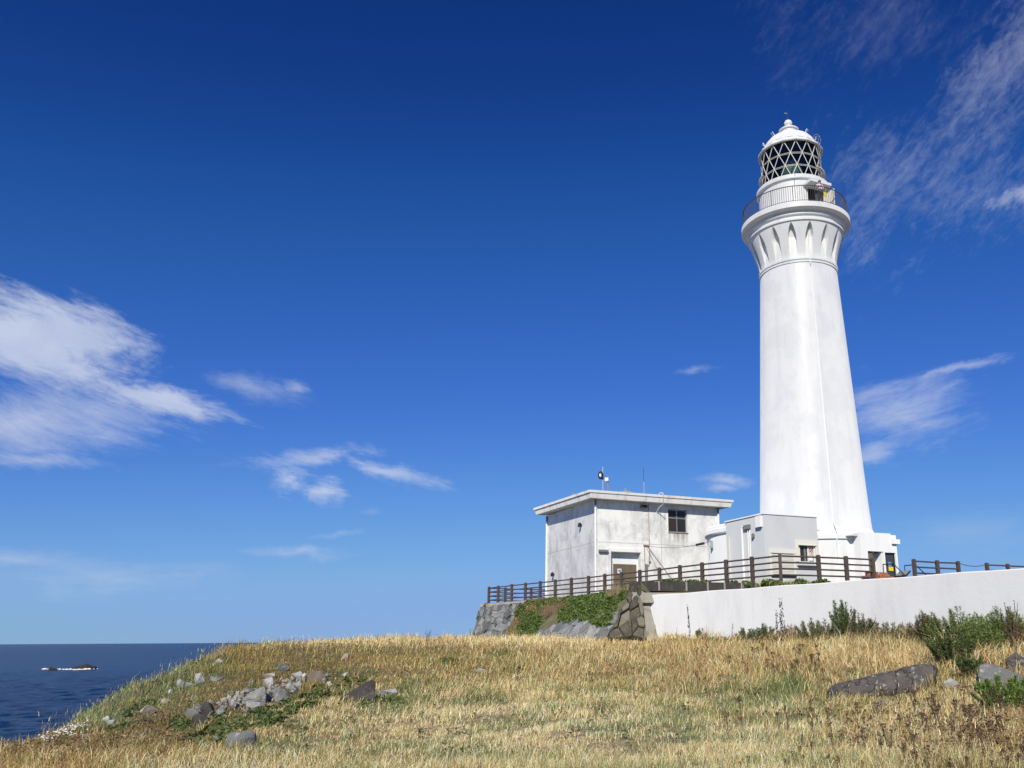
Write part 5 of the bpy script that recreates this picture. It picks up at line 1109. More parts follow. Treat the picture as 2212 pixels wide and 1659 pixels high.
bushes([(1823,1392,30.5,60,97,'tall narrow dark green bush standing highest against the white wall',G1,6500),(1866,1394,30.0,66,60,'dark bushy plant just right of the tallest bush',[(.085,.11,.045),(.12,.11,.055)],4600),
 (1764,1392,31.5,86,52,'low olive bush left of the tallest bush',[(.13,.15,.06),(.16,.15,.07)],4800),(1620,1385,35.0,60,32,'low dark green bush, second from the left along the wall',G1,2600),(1655,1386,34.5,44,42,'small rounded green bush between dry stalks by the wall',G1,2400),
 (1515,1381,37.5,26,24,'smallest green tuft, leftmost along the wall',G1,800),(1712,1392,32.5,70,34,'straw-coloured weedy clump left of the low olive bush',[(.36,.27,.14),(.22,.18,.08)],2200),
 (1925,1397,29.0,100,44,'low grassy green bush in front of the wall',[(.17,.19,.08),(.23,.20,.10)],4200),(2003,1399,28.0,90,68,'brownish weedy bush with dark dry heads by the wall',G3,5200),
 (2075,1420,26.5,150,80,'bright green feathery bush, left half of the big green mass',G2,9500),(2165,1412,26.8,140,82,'bright green feathery bush, right half of the big green mass',G2,9500),
 (2060,1452,23.5,110,76,'dark green feathery bush spilling down beside the rock ledge',G1,7000),(2128,1440,24.2,96,66,'green feathery bush in front of the big green mass',G2,6000),
 (2100,1468,22.0,76,40,'low green bush between the ledge and the smooth grey rock',G1,3000)])
bush(2168, 1520, 17.2, 130, 66, 'rounded bright green bush in the right foreground', [(.16, .25, .055), (.125, .205, .045), (.22, .32, .08)], n=15000, nar=.013, ln=.06, group=BG)
# low tangled fringe of mixed weeds against the wall
cs, rd, hg = [], [], []
for i in range(230):
    s_ = rng.uniform(3.0, wL-6); o_ = rng.uniform(.25, 1.5); q = w0+wd*s_-wn3*o_; q[2] = zt(q[0], q[1])-.05; k = vnoise(s_, 0, 1.3, 3)*(.6+.6*min(1, s_/9)); r0 = rng.uniform(.15, .38); cs.append(q); rd.append(r0); hg.append(.12+.62*max(0, k-.18)*rng.uniform(.6, 1.2))
for nm, sel, cols in (('green_wall_fringe', 0, [(.11, .15, .05), (.14, .17, .065), (.09, .12, .045)]), ('brown_wall_fringe', 1, [(.20, .15, .075), (.15, .105, .055), (.28, .21, .11)])):
    ii = [i for i in range(len(cs)) if (vnoise(cs[i][0], cs[i][1], 1.6, 19) > .56) == bool(sel)]; v_, t_, c_ = mound([cs[i] for i in ii], [rd[i] for i in ii], [hg[i] for i in ii], 130, .05, cols, .15)
    tag(link_mesh(nm, arr_mesh(nm, v_, t_, c_, M['leaf'])), kind='stuff')
# tall dry stalks
def stalk_mesh(seed, h, kind):
    r_ = random.Random(seed); m = MB(); m.m = 0
    if kind == 'dock':
        m.tube([(0, 0, 0), (.02*r_.uniform(-1, 1), 0, h*.5), (.05*r_.uniform(-1, 1), .02, h)], .007, 5, r1=.003); m.m = 1
        for i in range(46):
            z = h*(.35+.62*r_.random()); a = r_.random()*6.283; q = .045*(1.15-z/h)+.012; c = (q*math.cos(a), q*math.sin(a), z); s = r_.uniform(.010, .02)
            m.add([(c[0]-s, c[1], c[2]), (c[0], c[1]+s, c[2]-s), (c[0]+s, c[1], c[2]), (c[0], c[1]-s, c[2]+s), (c[0], c[1], c[2]+1.6*s)], [(0, 1, 4), (1, 2, 4), (2, 3, 4), (3, 0, 4), (0, 3, 2, 1)])
    elif kind == 'umbel':
        m.tube([(0, 0, 0), (.01, 0, h*.55), (.02, .01, h*.8)], .0065, 5, r1=.004)
        for i in range(r_.randint(5, 8)):
            a = r_.random()*6.283; q = r_.uniform(.012, .075)*h/.5; zt_ = h*(.86+.16*r_.random()); e = (.02+q*math.cos(a), .01+q*math.sin(a), zt_); m.m = 0
            m.tube([(.015, .005, h*r_.uniform(.5, .8)), (e[0]*.8, e[1]*.8, zt_-.05), e], .0035, 4); m.m = 1
            for j in range(7):
                s = r_.uniform(.007, .014); c = (e[0]+r_.gauss(0, .013), e[1]+r_.gauss(0, .013), e[2]+r_.gauss(0, .010)); m.add([(c[0]-s, c[1], c[2]), (c[0], c[1]+s, c[2]), (c[0]+s, c[1], c[2]), (c[0], c[1]-s, c[2]), (c[0], c[1], c[2]+s*.9), (c[0], c[1], c[2]-s*.7)], [(0, 1, 4), (1, 2, 4), (2, 3, 4), (3, 0, 4), (1, 0, 5), (2, 1, 5), (3, 2, 5), (0, 3, 5)])
        m.m = 0
        for i in range(4): a = r_.random()*6.283; z = h*r_.uniform(.15, .6); m.tube([(0, 0, z), (.06*math.cos(a), .06*math.sin(a), z+.03), (.10*math.cos(a), .10*math.sin(a), z-.03)], .004, 4)
    else:                                # branching dry tuft
        for i in range(9):
            a = r_.random()*6.283; l_ = r_.uniform(.4, 1)*h; q = l_*r_.uniform(.1, .4); m.m = 0; m.tube([(0, 0, 0), (q*.4*math.cos(a), q*.4*math.sin(a), l_*.55), (q*math.cos(a), q*math.sin(a), l_)], .011, 4, r1=.004); m.m = 1
            for j in range(7): f = r_.uniform(.5, 1.02); s = r_.uniform(.008, .016); c = (q*f*math.cos(a)+r_.gauss(0, .015), q*f*math.sin(a)+r_.gauss(0, .015), l_*f); m.add([(c[0]-s, c[1], c[2]), (c[0], c[1]+s, c[2]), (c[0]+s, c[1], c[2]), (c[0], c[1]-s, c[2]), (c[0], c[1], c[2]+s*1.6)], [(0, 1, 4), (1, 2, 4), (2, 3, 4), (3, 0, 4), (0, 3, 2, 1)])
    o = m.build('tmp', [M['stem'], M['seed']]); me = o.data; bpy.data.objects.remove(o); return me
PR = {k: [stalk_mesh(s*7+i, 1., k) for i in range(3)] for s, k in enumerate(('dock', 'tuft'))}
PR['umbel'] = [stalk_mesh(90+i, .5, 'umbel') for i in range(5)]
def stalk(kind, u, vb, hpx, label, group=None, name='dry_stalk', d=None, lean=.1):
    p = hit(u, vb) if d is None else atd(u, vb, min(d, float(np.dot(w0, wn3)/np.dot(ray(u, vb), wn3)*ray(u, vb)[1])-.5) if u > 1400 else d); p[2] = zt(p[0], p[1])-.02; dd = float(np.dot(p, _fw)); h_ = hpx/F*dd; me = rng.choice(PR[kind]); s_ = h_/(.5 if kind == 'umbel' else 1.)
    o = link_mesh(name, me, None, tuple(p)); wsc = s_ if kind == 'umbel' else max(s_, .6) if kind == 'tuft' or 'thick' in label or 'tallest' in label else s_*.55; o.scale = (wsc, wsc, s_); o.rotation_euler = (rng.uniform(-lean, lean), rng.uniform(-lean, lean)+.04, rng.random()*6.28)
    return tag(o, label, 'dry stalk', group)
for (x, yb, yt, lb) in ((30, 262, 165, 'short dark dry stalk at the left end of the white wall'), (155, 255, 190, 'small thin dry stalk near the left end of the white wall'), (238, 330, 128, 'slender tall dry stalk, second from the left along the wall'), (480, 300, 160, 'thin dry stalk left of the low dark green bush'), (765, 300, 108, 'thick dark seed-headed stalk rising beside the small rounded bush'), (805, 420, 155, 'tallest brown dry stalk in front of the wall'), (1190, 260, 45, 'thin stalk rising beside the tallest green bush'), (1245, 260, 80, 'thin dry stalk right of the tallest green bush'), (1345, 270, 105, 'leaning branched dry stalk over the dark bushy plant'), (1500, 280, 150, 'short thin dry stalk above the low grassy bush'), (1660, 290, 190, 'dark thick dry stalk over the brownish weedy bush'), (1716, 250, 120, 'thin dark-tipped stalk against the white wall'), (1860, 280, 130, 'forked dark-tipped dry stalk against the wall')):
    u, v = Z8(x, yb); stalk('dock', u, v+6, (yb-yt)*s8+6, lb, 'dry stalks in front of the white wall', d=29.8 if x > 1100 else 33 if x > 400 else 37)
for i, (x, yb, yt) in enumerate(((2150, 350, 20), (2175, 350, 60), (2195, 350, 90), (2165, 350, 110), (2205, 350, 50), (2140, 350, 150))):
    u, v = Z8(x, yb); stalk('tuft', u, v, (yb-yt)*s8*rng.uniform(.85, 1.), 'tall pale reed clump at the right edge of the white wall', 'tall dry reeds at the right edge', name='dry_reed', d=24.2+.12*i)
# dead umbels: dense at the right front, scattered elsewhere
UM = 'dead umbel weeds in the grass'
for i in range(170):
    u = 1290+(2240-1290)*rng.random()**.62; v = rng.uniform(1540, 1695)
    if u < 1700 and rng.random() < .55: continue
    stalk('umbel', u, v, rng.uniform(30, 62)*(1.15 if u > 1900 else .9), 'dead brown umbel weed in the right foreground grass', UM+' at the right front', name='dead_umbel')
for i in range(34):
    u = rng.uniform(1690, 1790) if i < 15 else rng.uniform(1480, 1700); v = rng.uniform(1425, 1475) if i < 15 else rng.uniform(1420, 1500)
    stalk('umbel', u, v, rng.uniform(26, 46), 'dead brown weed in the grass left of the rock ledge', UM+' left of the ledge', name='dead_umbel')
for (x, yb, yt, lb) in ((340, 860, 800, 'lone dead umbel at the lower left of the mown grass'), (490, 730, 655, 'single thin umbel on the pale grass below the dark boulder'), (835, 775, 710, 'squat dead umbel, left of a pair in the middle foreground'), (945, 760, 680, 'taller dead umbel, right of a pair in the middle foreground'), (572, 720, 685, 'tiny umbel left of the pair in the middle foreground'), (280, 905, 850, 'dark dead umbel nearest the bottom edge at the left'), (1415, 600, 555, 'flat-topped umbel in the middle of the grass'), (1610, 610, 572, 'flat-topped umbel right of the middle of the grass'), (1665, 610, 570, 'small umbel beside the flat-topped one'), (1740, 740, 675, 'dark umbel in the greyish grass')):
    stalk('umbel', (1000+x/1.843)*kz, (2100+yb/1.843)*kz, (yb-yt)/1.843*kz*1.1, lb, UM+' in the middle', name='dead_umbel')
for i, (u, yb, h_) in enumerate(((585, 1392, 16), (600, 1392, 20), (612, 1391, 18), (645, 1391, 12), (690, 1389, 12), (760, 1388, 11), (818, 1386, 12), (920, 1385, 24), (926, 1385, 28), (1018, 1382, 26), (1045, 1382, 12), (1100, 1382, 14), (1590, 1395, 26), (1480, 1390, 22))):
    stalk('tuft', u, yb, h_, 'small dark dry weed standing on the skyline of the grass', 'dry weeds along the crest', name='dry_weed')
for i, (x, y, h_) in enumerate(((1360, 1100, 400), (820, 810, 240), (1600, 900, 230), (1165, 800, 90), (250, 1090, 120), (180, 1110, 100), (30, 720, 180), (2300, 1000, 200))):
    u, v = Z7(x, y); stalk('tuft' if i != 6 else 'umbel', u, min(v, 1650), h_*s7, ['branching brown dead shrub in the lower left corner', 'dark dry stalk below the white flowers', 'thin dry stalk under the green patch', 'small dark weed below the long white stone', 'small brown weed at the lower left edge', 'smallest brown weed at the lower left edge', 'dead umbel against the sea at the left edge', 'dry weed left of the broad flat boulder'][i], 'dry weeds at the lower left', name='dry_weed', d=17.5 if i == 6 else None)
# brown dry tufts on the bank
for (t, s, h_, lb) in ((.62, .62, .8, 'dry brown brush in the middle of the green bank'), (.55, .52, .7, 'dry rusty brush higher on the green bank'), (.14, .33, .75, 'pale dry brush beside the mossy pier'), (.86, .72, .5, 'dry brown brush below the seaward wall')):
    q = bankp(t, s); rt_ = empty('dry_brush', tuple(q), lb, 'dry brush', 'dry brush on the bank'); m = MB()
    for i in range(120):
        a = rng.random()*6.283; rr = rng.random()*.75; p0 = q+np.array([math.cos(a)*rr, math.sin(a)*rr, .1]); p1 = p0+np.array([rng.gauss(0, .14), rng.gauss(0, .14)-.1, h_*rng.uniform(.4, 1)]); m.tube([p0, (p0+p1)/2+np.array([.02, 0, 0]), p1], .008, 4, r1=.003)
    m.build('stem', M['drystem'] if s < .4 else mk('rusty_brush', (.24, .15, .085), .9), rt_)
# ---------------------------------------------------------------- grass
STRAW = np.array([.80, .57, .265]); PALE = np.array([.90, .73, .42]); RUST = np.array([.36, .205, .08]); GRN = np.array([.17, .225, .065]); OLV = np.array([.31, .25, .075]); BLG = np.array([.25, .285, .13])
EXTRA = [(430,1440,150,26,.1,0,.7,.6,2.,.1),(600,1430,160,26,.15,0,.8,.5,2.,0),(800,1445,170,26,.3,.05,.7,.6,1.6,0),(1000,1425,150,20,.4,.1,.5,.6,1.5,0),(300,1500,90,30,.05,0,.3,1.2,.8,1.2),(380,1465,70,18,.05,0,.3,1.,.8,1.3),(240,1545,60,22,.05,0,.3,1.2,.8,1.2),(330,1560,80,30,.1,.05,1.2,.5,1.2,.1),(450,1620,120,20,.4,.3,.6,.6,.9,0),(1900,1500,150,20,.4,.3,.5,.8,1.,.1)]
# measured patches of the photo: (u, v, ru, rv, straw, pale, rust, green, olive, bluegreen)
PT = [(800,1385,420,10,1.4,.6,.2,.0,.2,0),(1250,1385,300,12,1.4,.7,.3,0,.2,0),(800,1410,260,16,.5,.1,.6,.5,1.,0),(620,1420,130,22,.25,.05,.9,.5,1.5,0),(560,1470,130,25,.15,.05,.9,.7,1.3,.1),(470,1500,120,25,.1,.05,1.,.8,1.2,.1),(1000,1450,220,30,.8,.3,.5,.35,.8,.1),(1350,1430,160,30,.8,.4,.6,.2,.5,0),(1500,1400,120,20,1.,.4,.5,.1,.4,0),
      (300,1470,120,40,.25,.1,.2,.9,.6,1.2),(400,1430,60,20,.3,.1,.2,.8,.5,1.2),(200,1560,70,30,.4,.1,.3,.6,.6,1.),(350,1520,90,25,.4,.1,.8,.5,.7,.1),(120,1620,140,35,.5,.2,1.2,.3,.6,0),(330,1600,120,25,.5,.2,1.0,.4,.7,0),(560,1580,110,25,.7,.4,.4,.6,.7,0),
      (900,1500,160,22,.8,.5,.3,.8,.6,.1),(760,1545,160,22,.6,.5,.2,.8,.6,.1),(1000,1580,260,40,.8,1.1,.1,.7,.6,.2),(650,1640,220,30,.7,1.0,.1,.8,.6,.2),(1250,1560,160,40,.9,1.1,.2,.6,.5,.4),(1450,1510,150,22,1.3,.9,.2,.3,.4,.1),(1250,1500,160,20,.7,.4,.3,.7,.6,.2),
      (1450,1590,140,50,.4,.6,.2,.8,.5,1.8),(1640,1490,150,22,.3,.3,.2,1.8,.7,.9),(1560,1540,90,25,.3,.4,.2,1.3,.6,1.),(1700,1560,160,40,.5,.8,.4,.6,.5,.8),(1600,1450,160,22,.7,.4,1.0,.3,.6,0),(1720,1410,130,20,1.3,.8,.5,.1,.4,0),(1880,1420,120,16,1.5,1.,.3,.1,.3,0),(1800,1490,60,12,.8,.5,.5,.2,.4,0),
      (2050,1530,110,18,1.3,1.,.2,.1,.3,0),(1900,1560,160,40,.6,.6,.7,.4,.5,.2),(2050,1590,150,40,.6,.6,.9,.3,.5,.1),(1950,1640,200,25,.9,1.,.5,.4,.5,.1),(2150,1560,80,60,.6,.4,1.1,.2,.5,0),(1550,1640,260,25,.8,1.1,.2,.6,.5,.5),(1150,1640,60,14,.5,.7,.1,1.3,.6,.3),(820,1600,60,14,.5,.7,.1,1.2,.7,.2)]
PT += EXTRA
HM = [(700,1450,260,50,.42),(450,1480,160,45,.40),(330,1550,130,50,.45),(560,1540,150,45,.40),(1000,1440,200,40,.65),(1000,1600,750,75,.50),(1600,1620,400,60,.66),(200,1620,180,40,.7),(1350,1480,200,40,.8)]
def tint_weights(x, y, z):
    u, v = proj(np.stack([x, y, z], -1)); w_ = np.zeros((len(x), 6)); tot = np.zeros(len(x))+1e-3
    w_[:] = np.array([.8, .6, .3, .3, .4, .05])*1e-3
    for p in PT:
        k = np.exp(-((u-p[0])/p[2])**2-((v-p[1])/p[3])**2); w_ += k[:, None]*np.array(p[4:]); tot += k
    w_ = (w_/tot[:, None])**1.5
    a = fbm(x, y, 1.0, 31, 5); b = fbm(x, y, .45, 47); c = fbm(x, y, 3.5, 77)
    sea_ = np.clip((470-u)/80, 0, 1)*np.clip((1600-v)/60, 0, 1); w_[:, 3] *= np.maximum(np.clip((a-.45)*12, .03, 3.2), .8*sea_); w_[:, 5] *= np.maximum(np.clip((a-.43)*9, .06, 2.4), 1.1*sea_); w_[:, 2] *= np.clip((.62-b)*6, .2, 2.2); w_[:, 0] *= np.clip((1.2-a)*1.4, .2, 2); w_[:, 4] *= np.clip((c-.3)*4, .3, 2)
    return w_/w_.sum(1, keepdims=True), u, v
_w, _, _ = tint_weights(*[np.where(GROUND_V[:, 1] > 4, GROUND_V[:, i], (0, 20, 0)[i]) for i in range(3)])
_u, _v = proj(GROUND_V+np.array([0, .01, 0])); _pile_shade = np.exp(-((_u-560)/150)**2-((_v-1505+(_u-560)*.36)/26)**2)[:, None]*(GROUND_V[:, 1:2] > 4)
_gc = (_w@np.stack([STRAW, PALE, RUST, GRN, OLV, BLG]))*.66*(1-.8*_pile_shade)  # ground tint darkened under the rubble pile: shade of the gaps painted in
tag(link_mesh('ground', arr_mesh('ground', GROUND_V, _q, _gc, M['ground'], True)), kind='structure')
def sample(n, az0, az1, d0, d1):
    a = np.radians(nrg.uniform(az0, az1, n)); d = d0*(d1/d0)**nrg.random(n); return d*np.sin(a), d*np.cos(a), d
def blades(x, y, z, d, h, wid, lean, col):
    n = len(x); b = np.stack([x, y, z-.02], -1); a = nrg.random(n)*6.283; side = np.stack([np.cos(a), np.sin(a), np.zeros(n)], -1)*wid[:, None]*.5
    up_ = np.zeros((n, 3)); up_[:, 2] = h; mid = b+up_*.55+lean*.32; tip = b+up_*np.clip(1-.35*np.linalg.norm(lean, axis=1)/np.maximum(h, .01), .35, 1)[:, None]+lean
    v = np.stack([b-side, b+side, mid+side*.75, mid-side*.75, tip], 1).reshape(-1, 3); i = np.arange(n)[:, None]*5
    t = np.concatenate([i+np.array([[0, 1, 2]]), i+np.array([[0, 2, 3]]), i+np.array([[3, 2, 4]])], 0)
    return v, t, np.repeat(col, 5, 0)
def grass(name, n, az0, az1, d0, d1, hs=1.):
    x, y, d = sample(n, az0, az1, d0, d1); z = zt(x, y)
    keep = (z > -8.5)
    keep &= ~((x-2.0)*wn3[0]+(y-40)*wn3[1] > -.15) | (x < 1.6)       # not behind the white wall
    keep &= ~((x > -9) & (x < 1.8) & (y > 40.2+(.9-x)*3.05))
    for (rx, ry, rr) in ROCKS: keep &= (x-rx)**2+((y-ry)*1.25)**2 > rr*rr
    x, y, z, d = x[keep], y[keep], z[keep], d[keep]; n = len(x)
    w_, u, v = tint_weights(x, y, z); cum = np.cumsum(w_, 1); k = (nrg.random(n)[:, None] > cum).sum(1).clip(0, 5)
    base = np.stack([STRAW, PALE, RUST, GRN, OLV, BLG]); col = base[k]*(1+nrg.normal(size=(n, 1))*.26)*(1+nrg.normal(size=(n, 3))*.05)
    cl = np.clip(.5+(fbm(x, y, .55, 5)-.5)*2.1, 0, 1.2); tall = np.where(v < 1500, 1.25, .8)
    h = (.09+.34*cl)*tall*nrg.uniform(.55, 1.35, n)*hs
    hm = np.ones(n)
    for (u0_, v0_, ru_, rv_, f_) in HM: hm = np.minimum(hm, 1-(1-f_)*np.exp(-(((u-u0_)/ru_)**2+((v-v0_)/rv_)**2)**1.5))
    h *= hm
    h *= np.where((v < 1412) & (u > 540) & (u < 1430), .85, 1.); h *= np.where((u > 1500) & (v < 1450), 1.35, 1.)
    lush = (k == 5) & (u < 560); h = np.where(lush, h*1.5, h)
    wind = np.stack([.14+.9*(fbm(x, y, 1.3, 90)-.45), .1*(fbm(x, y, 2.2, 91)-.5), np.zeros(n)], -1)
    lean = (wind+nrg.normal(size=(n, 3))*np.array([.62, .62, 0]))*h[:, None]*.8; lean = np.where(lush[:, None], lean*1.8, lean)
    wid = np.maximum(.0045, .00046*d)*nrg.uniform(.5, 1.6, n)*np.where(lush, 1.6, 1.)
    vv, tt, cc_ = blades(x, y, z, d, h, wid, lean, np.clip(col*(.72+.60*fbm(x, y, 1.9, 13))[:, None], .01, .85))
    tag(link_mesh(name, arr_mesh(name, vv, tt, cc_, M['blade'])), kind='stuff')
NB = 420000
grass('grass', NB, -50, 40, 9.2, 52)
# taller fine seed stalks standing out of the turf, more of them along the crest and seaward edge
def seeds(name, n, spec, hh, col, wfac=1.):
    us = []; 
    P = []
    for (u0, v0, u1, v1, jit) in spec:
        for i in range(n):
            t = rng.random(); P.append(hit(u0+(u1-u0)*t, v0+(v1-v0)*t+rng.uniform(-jit, jit)))
    P = np.array([q for q in P if q[1] < 46 and q[2] > -3.2]); k = len(P); d = P[:, 1]; h = hh*nrg.uniform(.5, 1.25, k); lean = np.stack([nrg.normal(size=k)*.10+.06, nrg.normal(size=k)*.08, np.zeros(k)], -1)*h[:, None]*2.
    c_ = pal(col, k); v1_, t1, c1 = blades(P[:, 0], P[:, 1], P[:, 2], d, h, np.maximum(.004, .00022*d)*wfac, lean, c_)
    tips = P+np.stack([np.zeros(k), np.zeros(k), h*.86], -1)+lean*.9; v2, t2, c2 = blades(tips[:, 0], tips[:, 1], tips[:, 2], d, h*.22, np.maximum(.010, .0005*d)*wfac, lean*.25, c_*1.05)
    vv = np.concatenate([v1_, v2]); tt = np.concatenate([t1, t2+len(v1_)]); tag(link_mesh(name, arr_mesh(name, vv, tt, np.concatenate([c1, c2]), M['blade'])), kind='stuff')
seeds('seed_stalks', 260, [(560,1402,1420,1386,6),(480,1412,1000,1402,12),(1420,1390,2150,1405,14),(900,1440,1750,1440,25),(1600,1480,2200,1530,40),(1100,1620,2212,1620,40)], .40, [STRAW, PALE, STRAW*.8])
seeds('beach_grass_heads', 55, [(80,1606,200,1552,4),(200,1552,300,1500,4),(300,1500,400,1452,4),(400,1452,490,1412,4)], .52, [(.36,.33,.22),(.45,.38,.26)], 1.3)
# rough grass on the platform bank
n = 3200; tb = nrg.uniform(.74, 1, n); sb_ = nrg.uniform(-.05, 1.02, n); Q = np.array([bankp(a_, max(b_, 0)) for a_, b_ in zip(tb, sb_)]); k = nrg.random(n)
vv, tt, cc_ = blades(Q[:, 0], Q[:, 1], Q[:, 2], Q[:, 1], nrg.uniform(.1, .3, n), np.full(n, .028), nrg.normal(size=(n, 3))*np.array([.14, .14, 0])+np.array([-.05, -.08, 0]), np.where(k[:, None] < .40, OLV, np.where(k[:, None] < .62, GRN, np.where(k[:, None] < .85, RUST, STRAW))))
tag(link_mesh('bank_grass', arr_mesh('bank_grass', vv, tt, cc_, M['blade'])), kind='stuff')
# rank grass and dead stems between the mown turf and the white wall
n = 26000; s = nrg.uniform(-.5, wL-6, n); o_ = .15+4.2*nrg.random(n)**1.6; px = w0[0]+wd[0]*s-wn3[0]*o_; py = w0[1]+wd[1]*s-wn3[1]*o_; pz = zt(px, py); cl = fbm(px, py, .9, 61); k = nrg.random(n)
vv, tt, cc_ = blades(px, py, pz, py, (.18+.75*np.clip(cl-.3, 0, 1))*nrg.uniform(.5, 1.3, n)*np.clip(.45+s/14, .45, 1.15), np.maximum(.005, .0005*py)*nrg.uniform(.5, 1.5, n), nrg.normal(size=(n, 3))*np.array([.14, .14, 0])+np.array([.05, 0, 0]), np.where(k[:, None] < .30, STRAW, np.where(k[:, None] < .48, RUST, np.where(k[:, None] < .74, OLV, np.where(k[:, None] < .9, GRN, PALE))))*(1+nrg.normal(size=(n, 1))*.2))
tag(link_mesh('rank_grass', arr_mesh('rank_grass', vv, tt, cc_, M['blade'])), kind='stuff')
# grass strip inside the fence and along the white wall
n = 5200; s = nrg.random(n); q = np.stack([8.2+6.2*s+nrg.normal(size=n)*.5, 43.6+2.75*s+nrg.normal(size=n)*.5-.25, np.full(n, 2.62)], -1); k = nrg.random(n)
vv, tt, cc_ = blades(q[:, 0], q[:, 1], q[:, 2]-.1, q[:, 1], nrg.uniform(.15, .42, n)*(.5+fbm(q[:, 0], q[:, 1], .8, 3)), np.full(n, .018), nrg.normal(size=(n, 3))*np.array([.08, .08, 0]), np.where(k[:, None] < .5, OLV, np.where(k[:, None] < .75, GRN, STRAW)))
tag(link_mesh('yard_grass', arr_mesh('yard_grass', vv, tt, cc_, M['blade'])), kind='stuff')
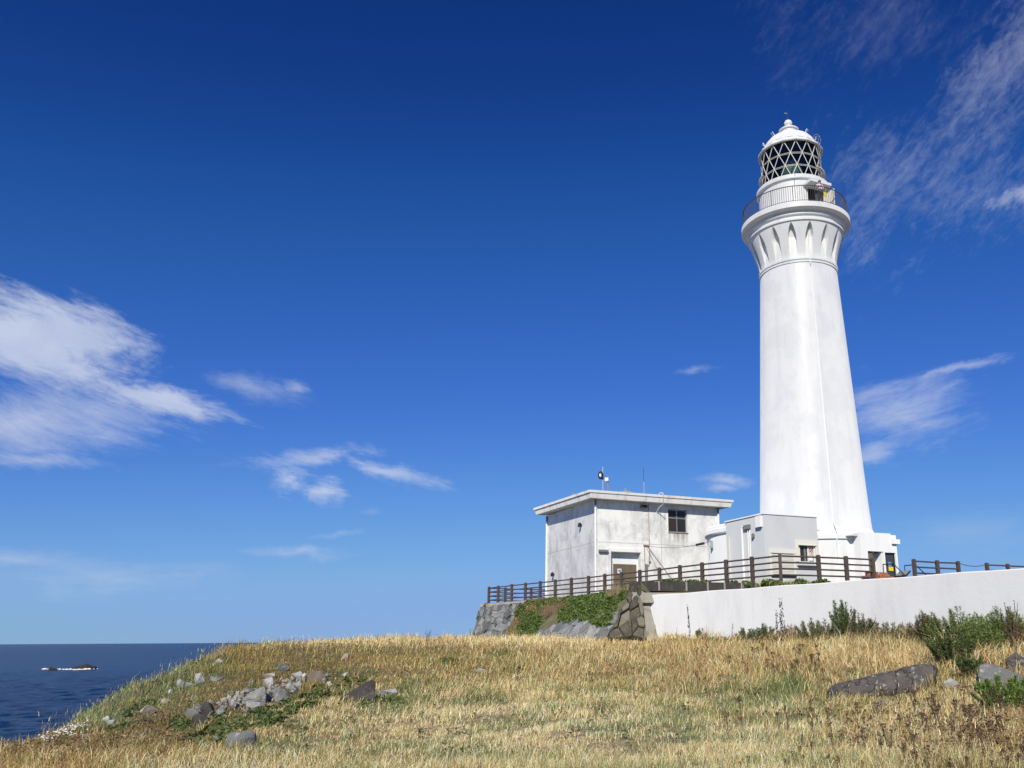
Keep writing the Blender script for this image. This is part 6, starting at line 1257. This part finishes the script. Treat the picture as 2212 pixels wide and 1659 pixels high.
# ---------------------------------------------------------------- the visitor on the gallery
def person():
    a = R(33); base = Vector(tp(3.22, a, 27.70)); root_rot = VD+a
    def skin(name, chain_pts, edges, radii, mat, parent, sub=2):
        me = bpy.data.meshes.new(name); me.from_pydata([tuple(p) for p in chain_pts], edges, []); o = bpy.data.objects.new(name, me); COL.objects.link(o)
        sk = o.modifiers.new('skin', 'SKIN'); sk.use_smooth_shade = True
        for v, r_ in zip(me.skin_vertices[0].data, radii): v.radius = (r_, r_) if isinstance(r_, float) else r_
        me.skin_vertices[0].data[0].use_root = True
        sb = o.modifiers.new('sub', 'SUBSURF'); sb.levels = sub; sb.render_levels = sub
        dg = bpy.context.evaluated_depsgraph_get(); dg.update(); m2 = bpy.data.meshes.new_from_object(o.evaluated_get(dg)); bpy.data.objects.remove(o)
        m2.name = name; m2.materials.clear(); m2.materials.append(mat); m2.polygons.foreach_set('use_smooth', [True]*len(m2.polygons))
        ob = link_mesh(name, m2, parent); return ob
    skinm = mk('skin', (.50, .30, .22), .6); hair = mk('dark_hair', (.025, .018, .015), .7); shirt = mk('pale_shirt', (.74, .64, .68), .8, [((.55, .48, .60), 6., (1, 1, 3), .5, .6, .5)]); trousers = mk('charcoal_trousers', (.045, .045, .05), .85)
    # local axes: x to the person's left, y forward (outwards from the tower), z up
    V = [(0, 0, .95), (0, .0, 1.10), (0, .0, 1.30), (0, .0, 1.42), (0, .01, 1.50), (0, .03, 1.58), (0, .035, 1.67)]
    E_ = [(0, 1), (1, 2), (2, 3), (3, 4), (4, 5), (5, 6)]; Rr = [(.15, .11), (.14, .10), (.16, .105), (.10, .075), (.055, .055), (.078, .088), (.072, .088)]
    def arm(s, el, wr):
        b = len(V); V.extend([(s*.19, 0, 1.40), el, wr]); Rr.extend([.058, .045, .030]); E_.extend([(3, b), (b, b+1), (b+1, b+2)])
        w_ = Vector(wr); d = (w_-Vector(el)).normalized(); pl = w_+d*.05; V.append(tuple(pl)); Rr.append((.038, .018)); E_.append((b+2, b+3)); pb_ = b+3
        sd_ = d.cross(Vector((0, 1, .2))).normalized()
        for i, (o_, l_) in enumerate(((-.027, .060), (-.009, .070), (.009, .066), (.027, .052))):
            k = len(V); p1 = pl+d*.04+sd_*o_; p2 = p1+(d+Vector((0, -.25, -.3))).normalized()*l_*.5; V.extend([tuple(p1), tuple(p2), tuple(p2+Vector((0, -.2, -1)).normalized()*l_*.4)]); Rr.extend([.009, .0085, .007]); E_.extend([(pb_, k), (k, k+1), (k+1, k+2)])
        k = len(V); t1 = w_+d*.03-sd_*.045; V.extend([tuple(t1), tuple(t1+d*.03+Vector((0, .015, -.01)))]); Rr.extend([.011, .009]); E_.extend([(b+2, k), (k, k+1)])
    arm(1, (.26, .10, 1.16), (.14, .30, 1.20)); arm(-1, (-.25, .06, 1.13), (-.20, .26, 1.06))
    for s in (1, -1):
        b = len(V); V.extend([(s*.095, 0, .86), (s*.10, .03, .48), (s*.10, -.01, .09), (s*.11, .12, .04)]); Rr.extend([.088, .060, .042, .036]); E_.extend([(0, b), (b, b+1), (b+1, b+2), (b+2, b+3)])
    rt_ = empty('person', base, 'person in a pale shirt and dark trousers standing at the gallery railing', 'person'); rt_.rotation_euler = (0, 0, root_rot-math.pi/2)
    body = skin('body', V, E_, Rr, skinm, rt_)
    def shell(name, idx, grow, mat):
        mp = {}; vs = []; rr = []
        for i in idx: mp[i] = len(vs); vs.append(V[i]); r_ = Rr[i]; rr.append(tuple(q+grow for q in r_) if isinstance(r_, tuple) else r_+grow)
        return skin(name, vs, [(mp[a_], mp[b_]) for a_, b_ in E_ if a_ in mp and b_ in mp], rr, mat, rt_)
    ns = [i for i in range(len(V))]
    la = 7; 
    arm_len = 4+12+2
    ra = la+arm_len; lg = ra+arm_len
    shell('shirt', [0, 1, 2, 3, la, la+1, ra, ra+1], .022, shirt)
    shell('trousers', [0, lg, lg+1, lg+2, lg+4, lg+5, lg+6], .024, trousers)
    for s in (0, 4):
        m = MB(); c = V[lg+3+s]; m.M = Matrix.Translation(Vector((c[0], c[1]-.05, .05))) @ Matrix.Diagonal((.05, .14, .05, 1)); m.lathe([(.02, -1), (.8, -.9), (1, -.3), (.85, .5), (.4, .95), (.02, 1)], (0, 0), 12); o = m.build('shoe', M['dark']); o.parent = rt_
    m = MB(); m.M = Matrix.Translation(Vector((0, .015, 1.67))) @ Matrix.Diagonal((.092, .108, .10, 1)); m.lathe([(.98, -.35), (1.02, 0), (.9, .5), (.6, .85), (.02, 1.02)], (0, 0), 16); o = m.build('hair', hair); o.parent = rt_
    m = MB(); m.tube([(0, .105, 1.62), (0, .135, 1.585), (0, .11, 1.58)], .013, 6)
    for s in (1, -1): m.tube([(s*.085, .03, 1.60), (s*.095, .02, 1.63), (s*.088, .02, 1.57)], .014, 6)
    o = m.build('nose_and_ears', skinm); o.name = 'face'; o.parent = rt_
    m = MB()
    for s in (1, -1): m.tube([(s*.03-.012, .108, 1.625), (s*.03+.012, .108, 1.625)], .008, 6)
    m.tube([(-.022, .112, 1.55), (.022, .112, 1.55)], .006, 6); o = m.build('eyes', hair); o.parent = rt_
person()
bpy.context.view_layer.update()
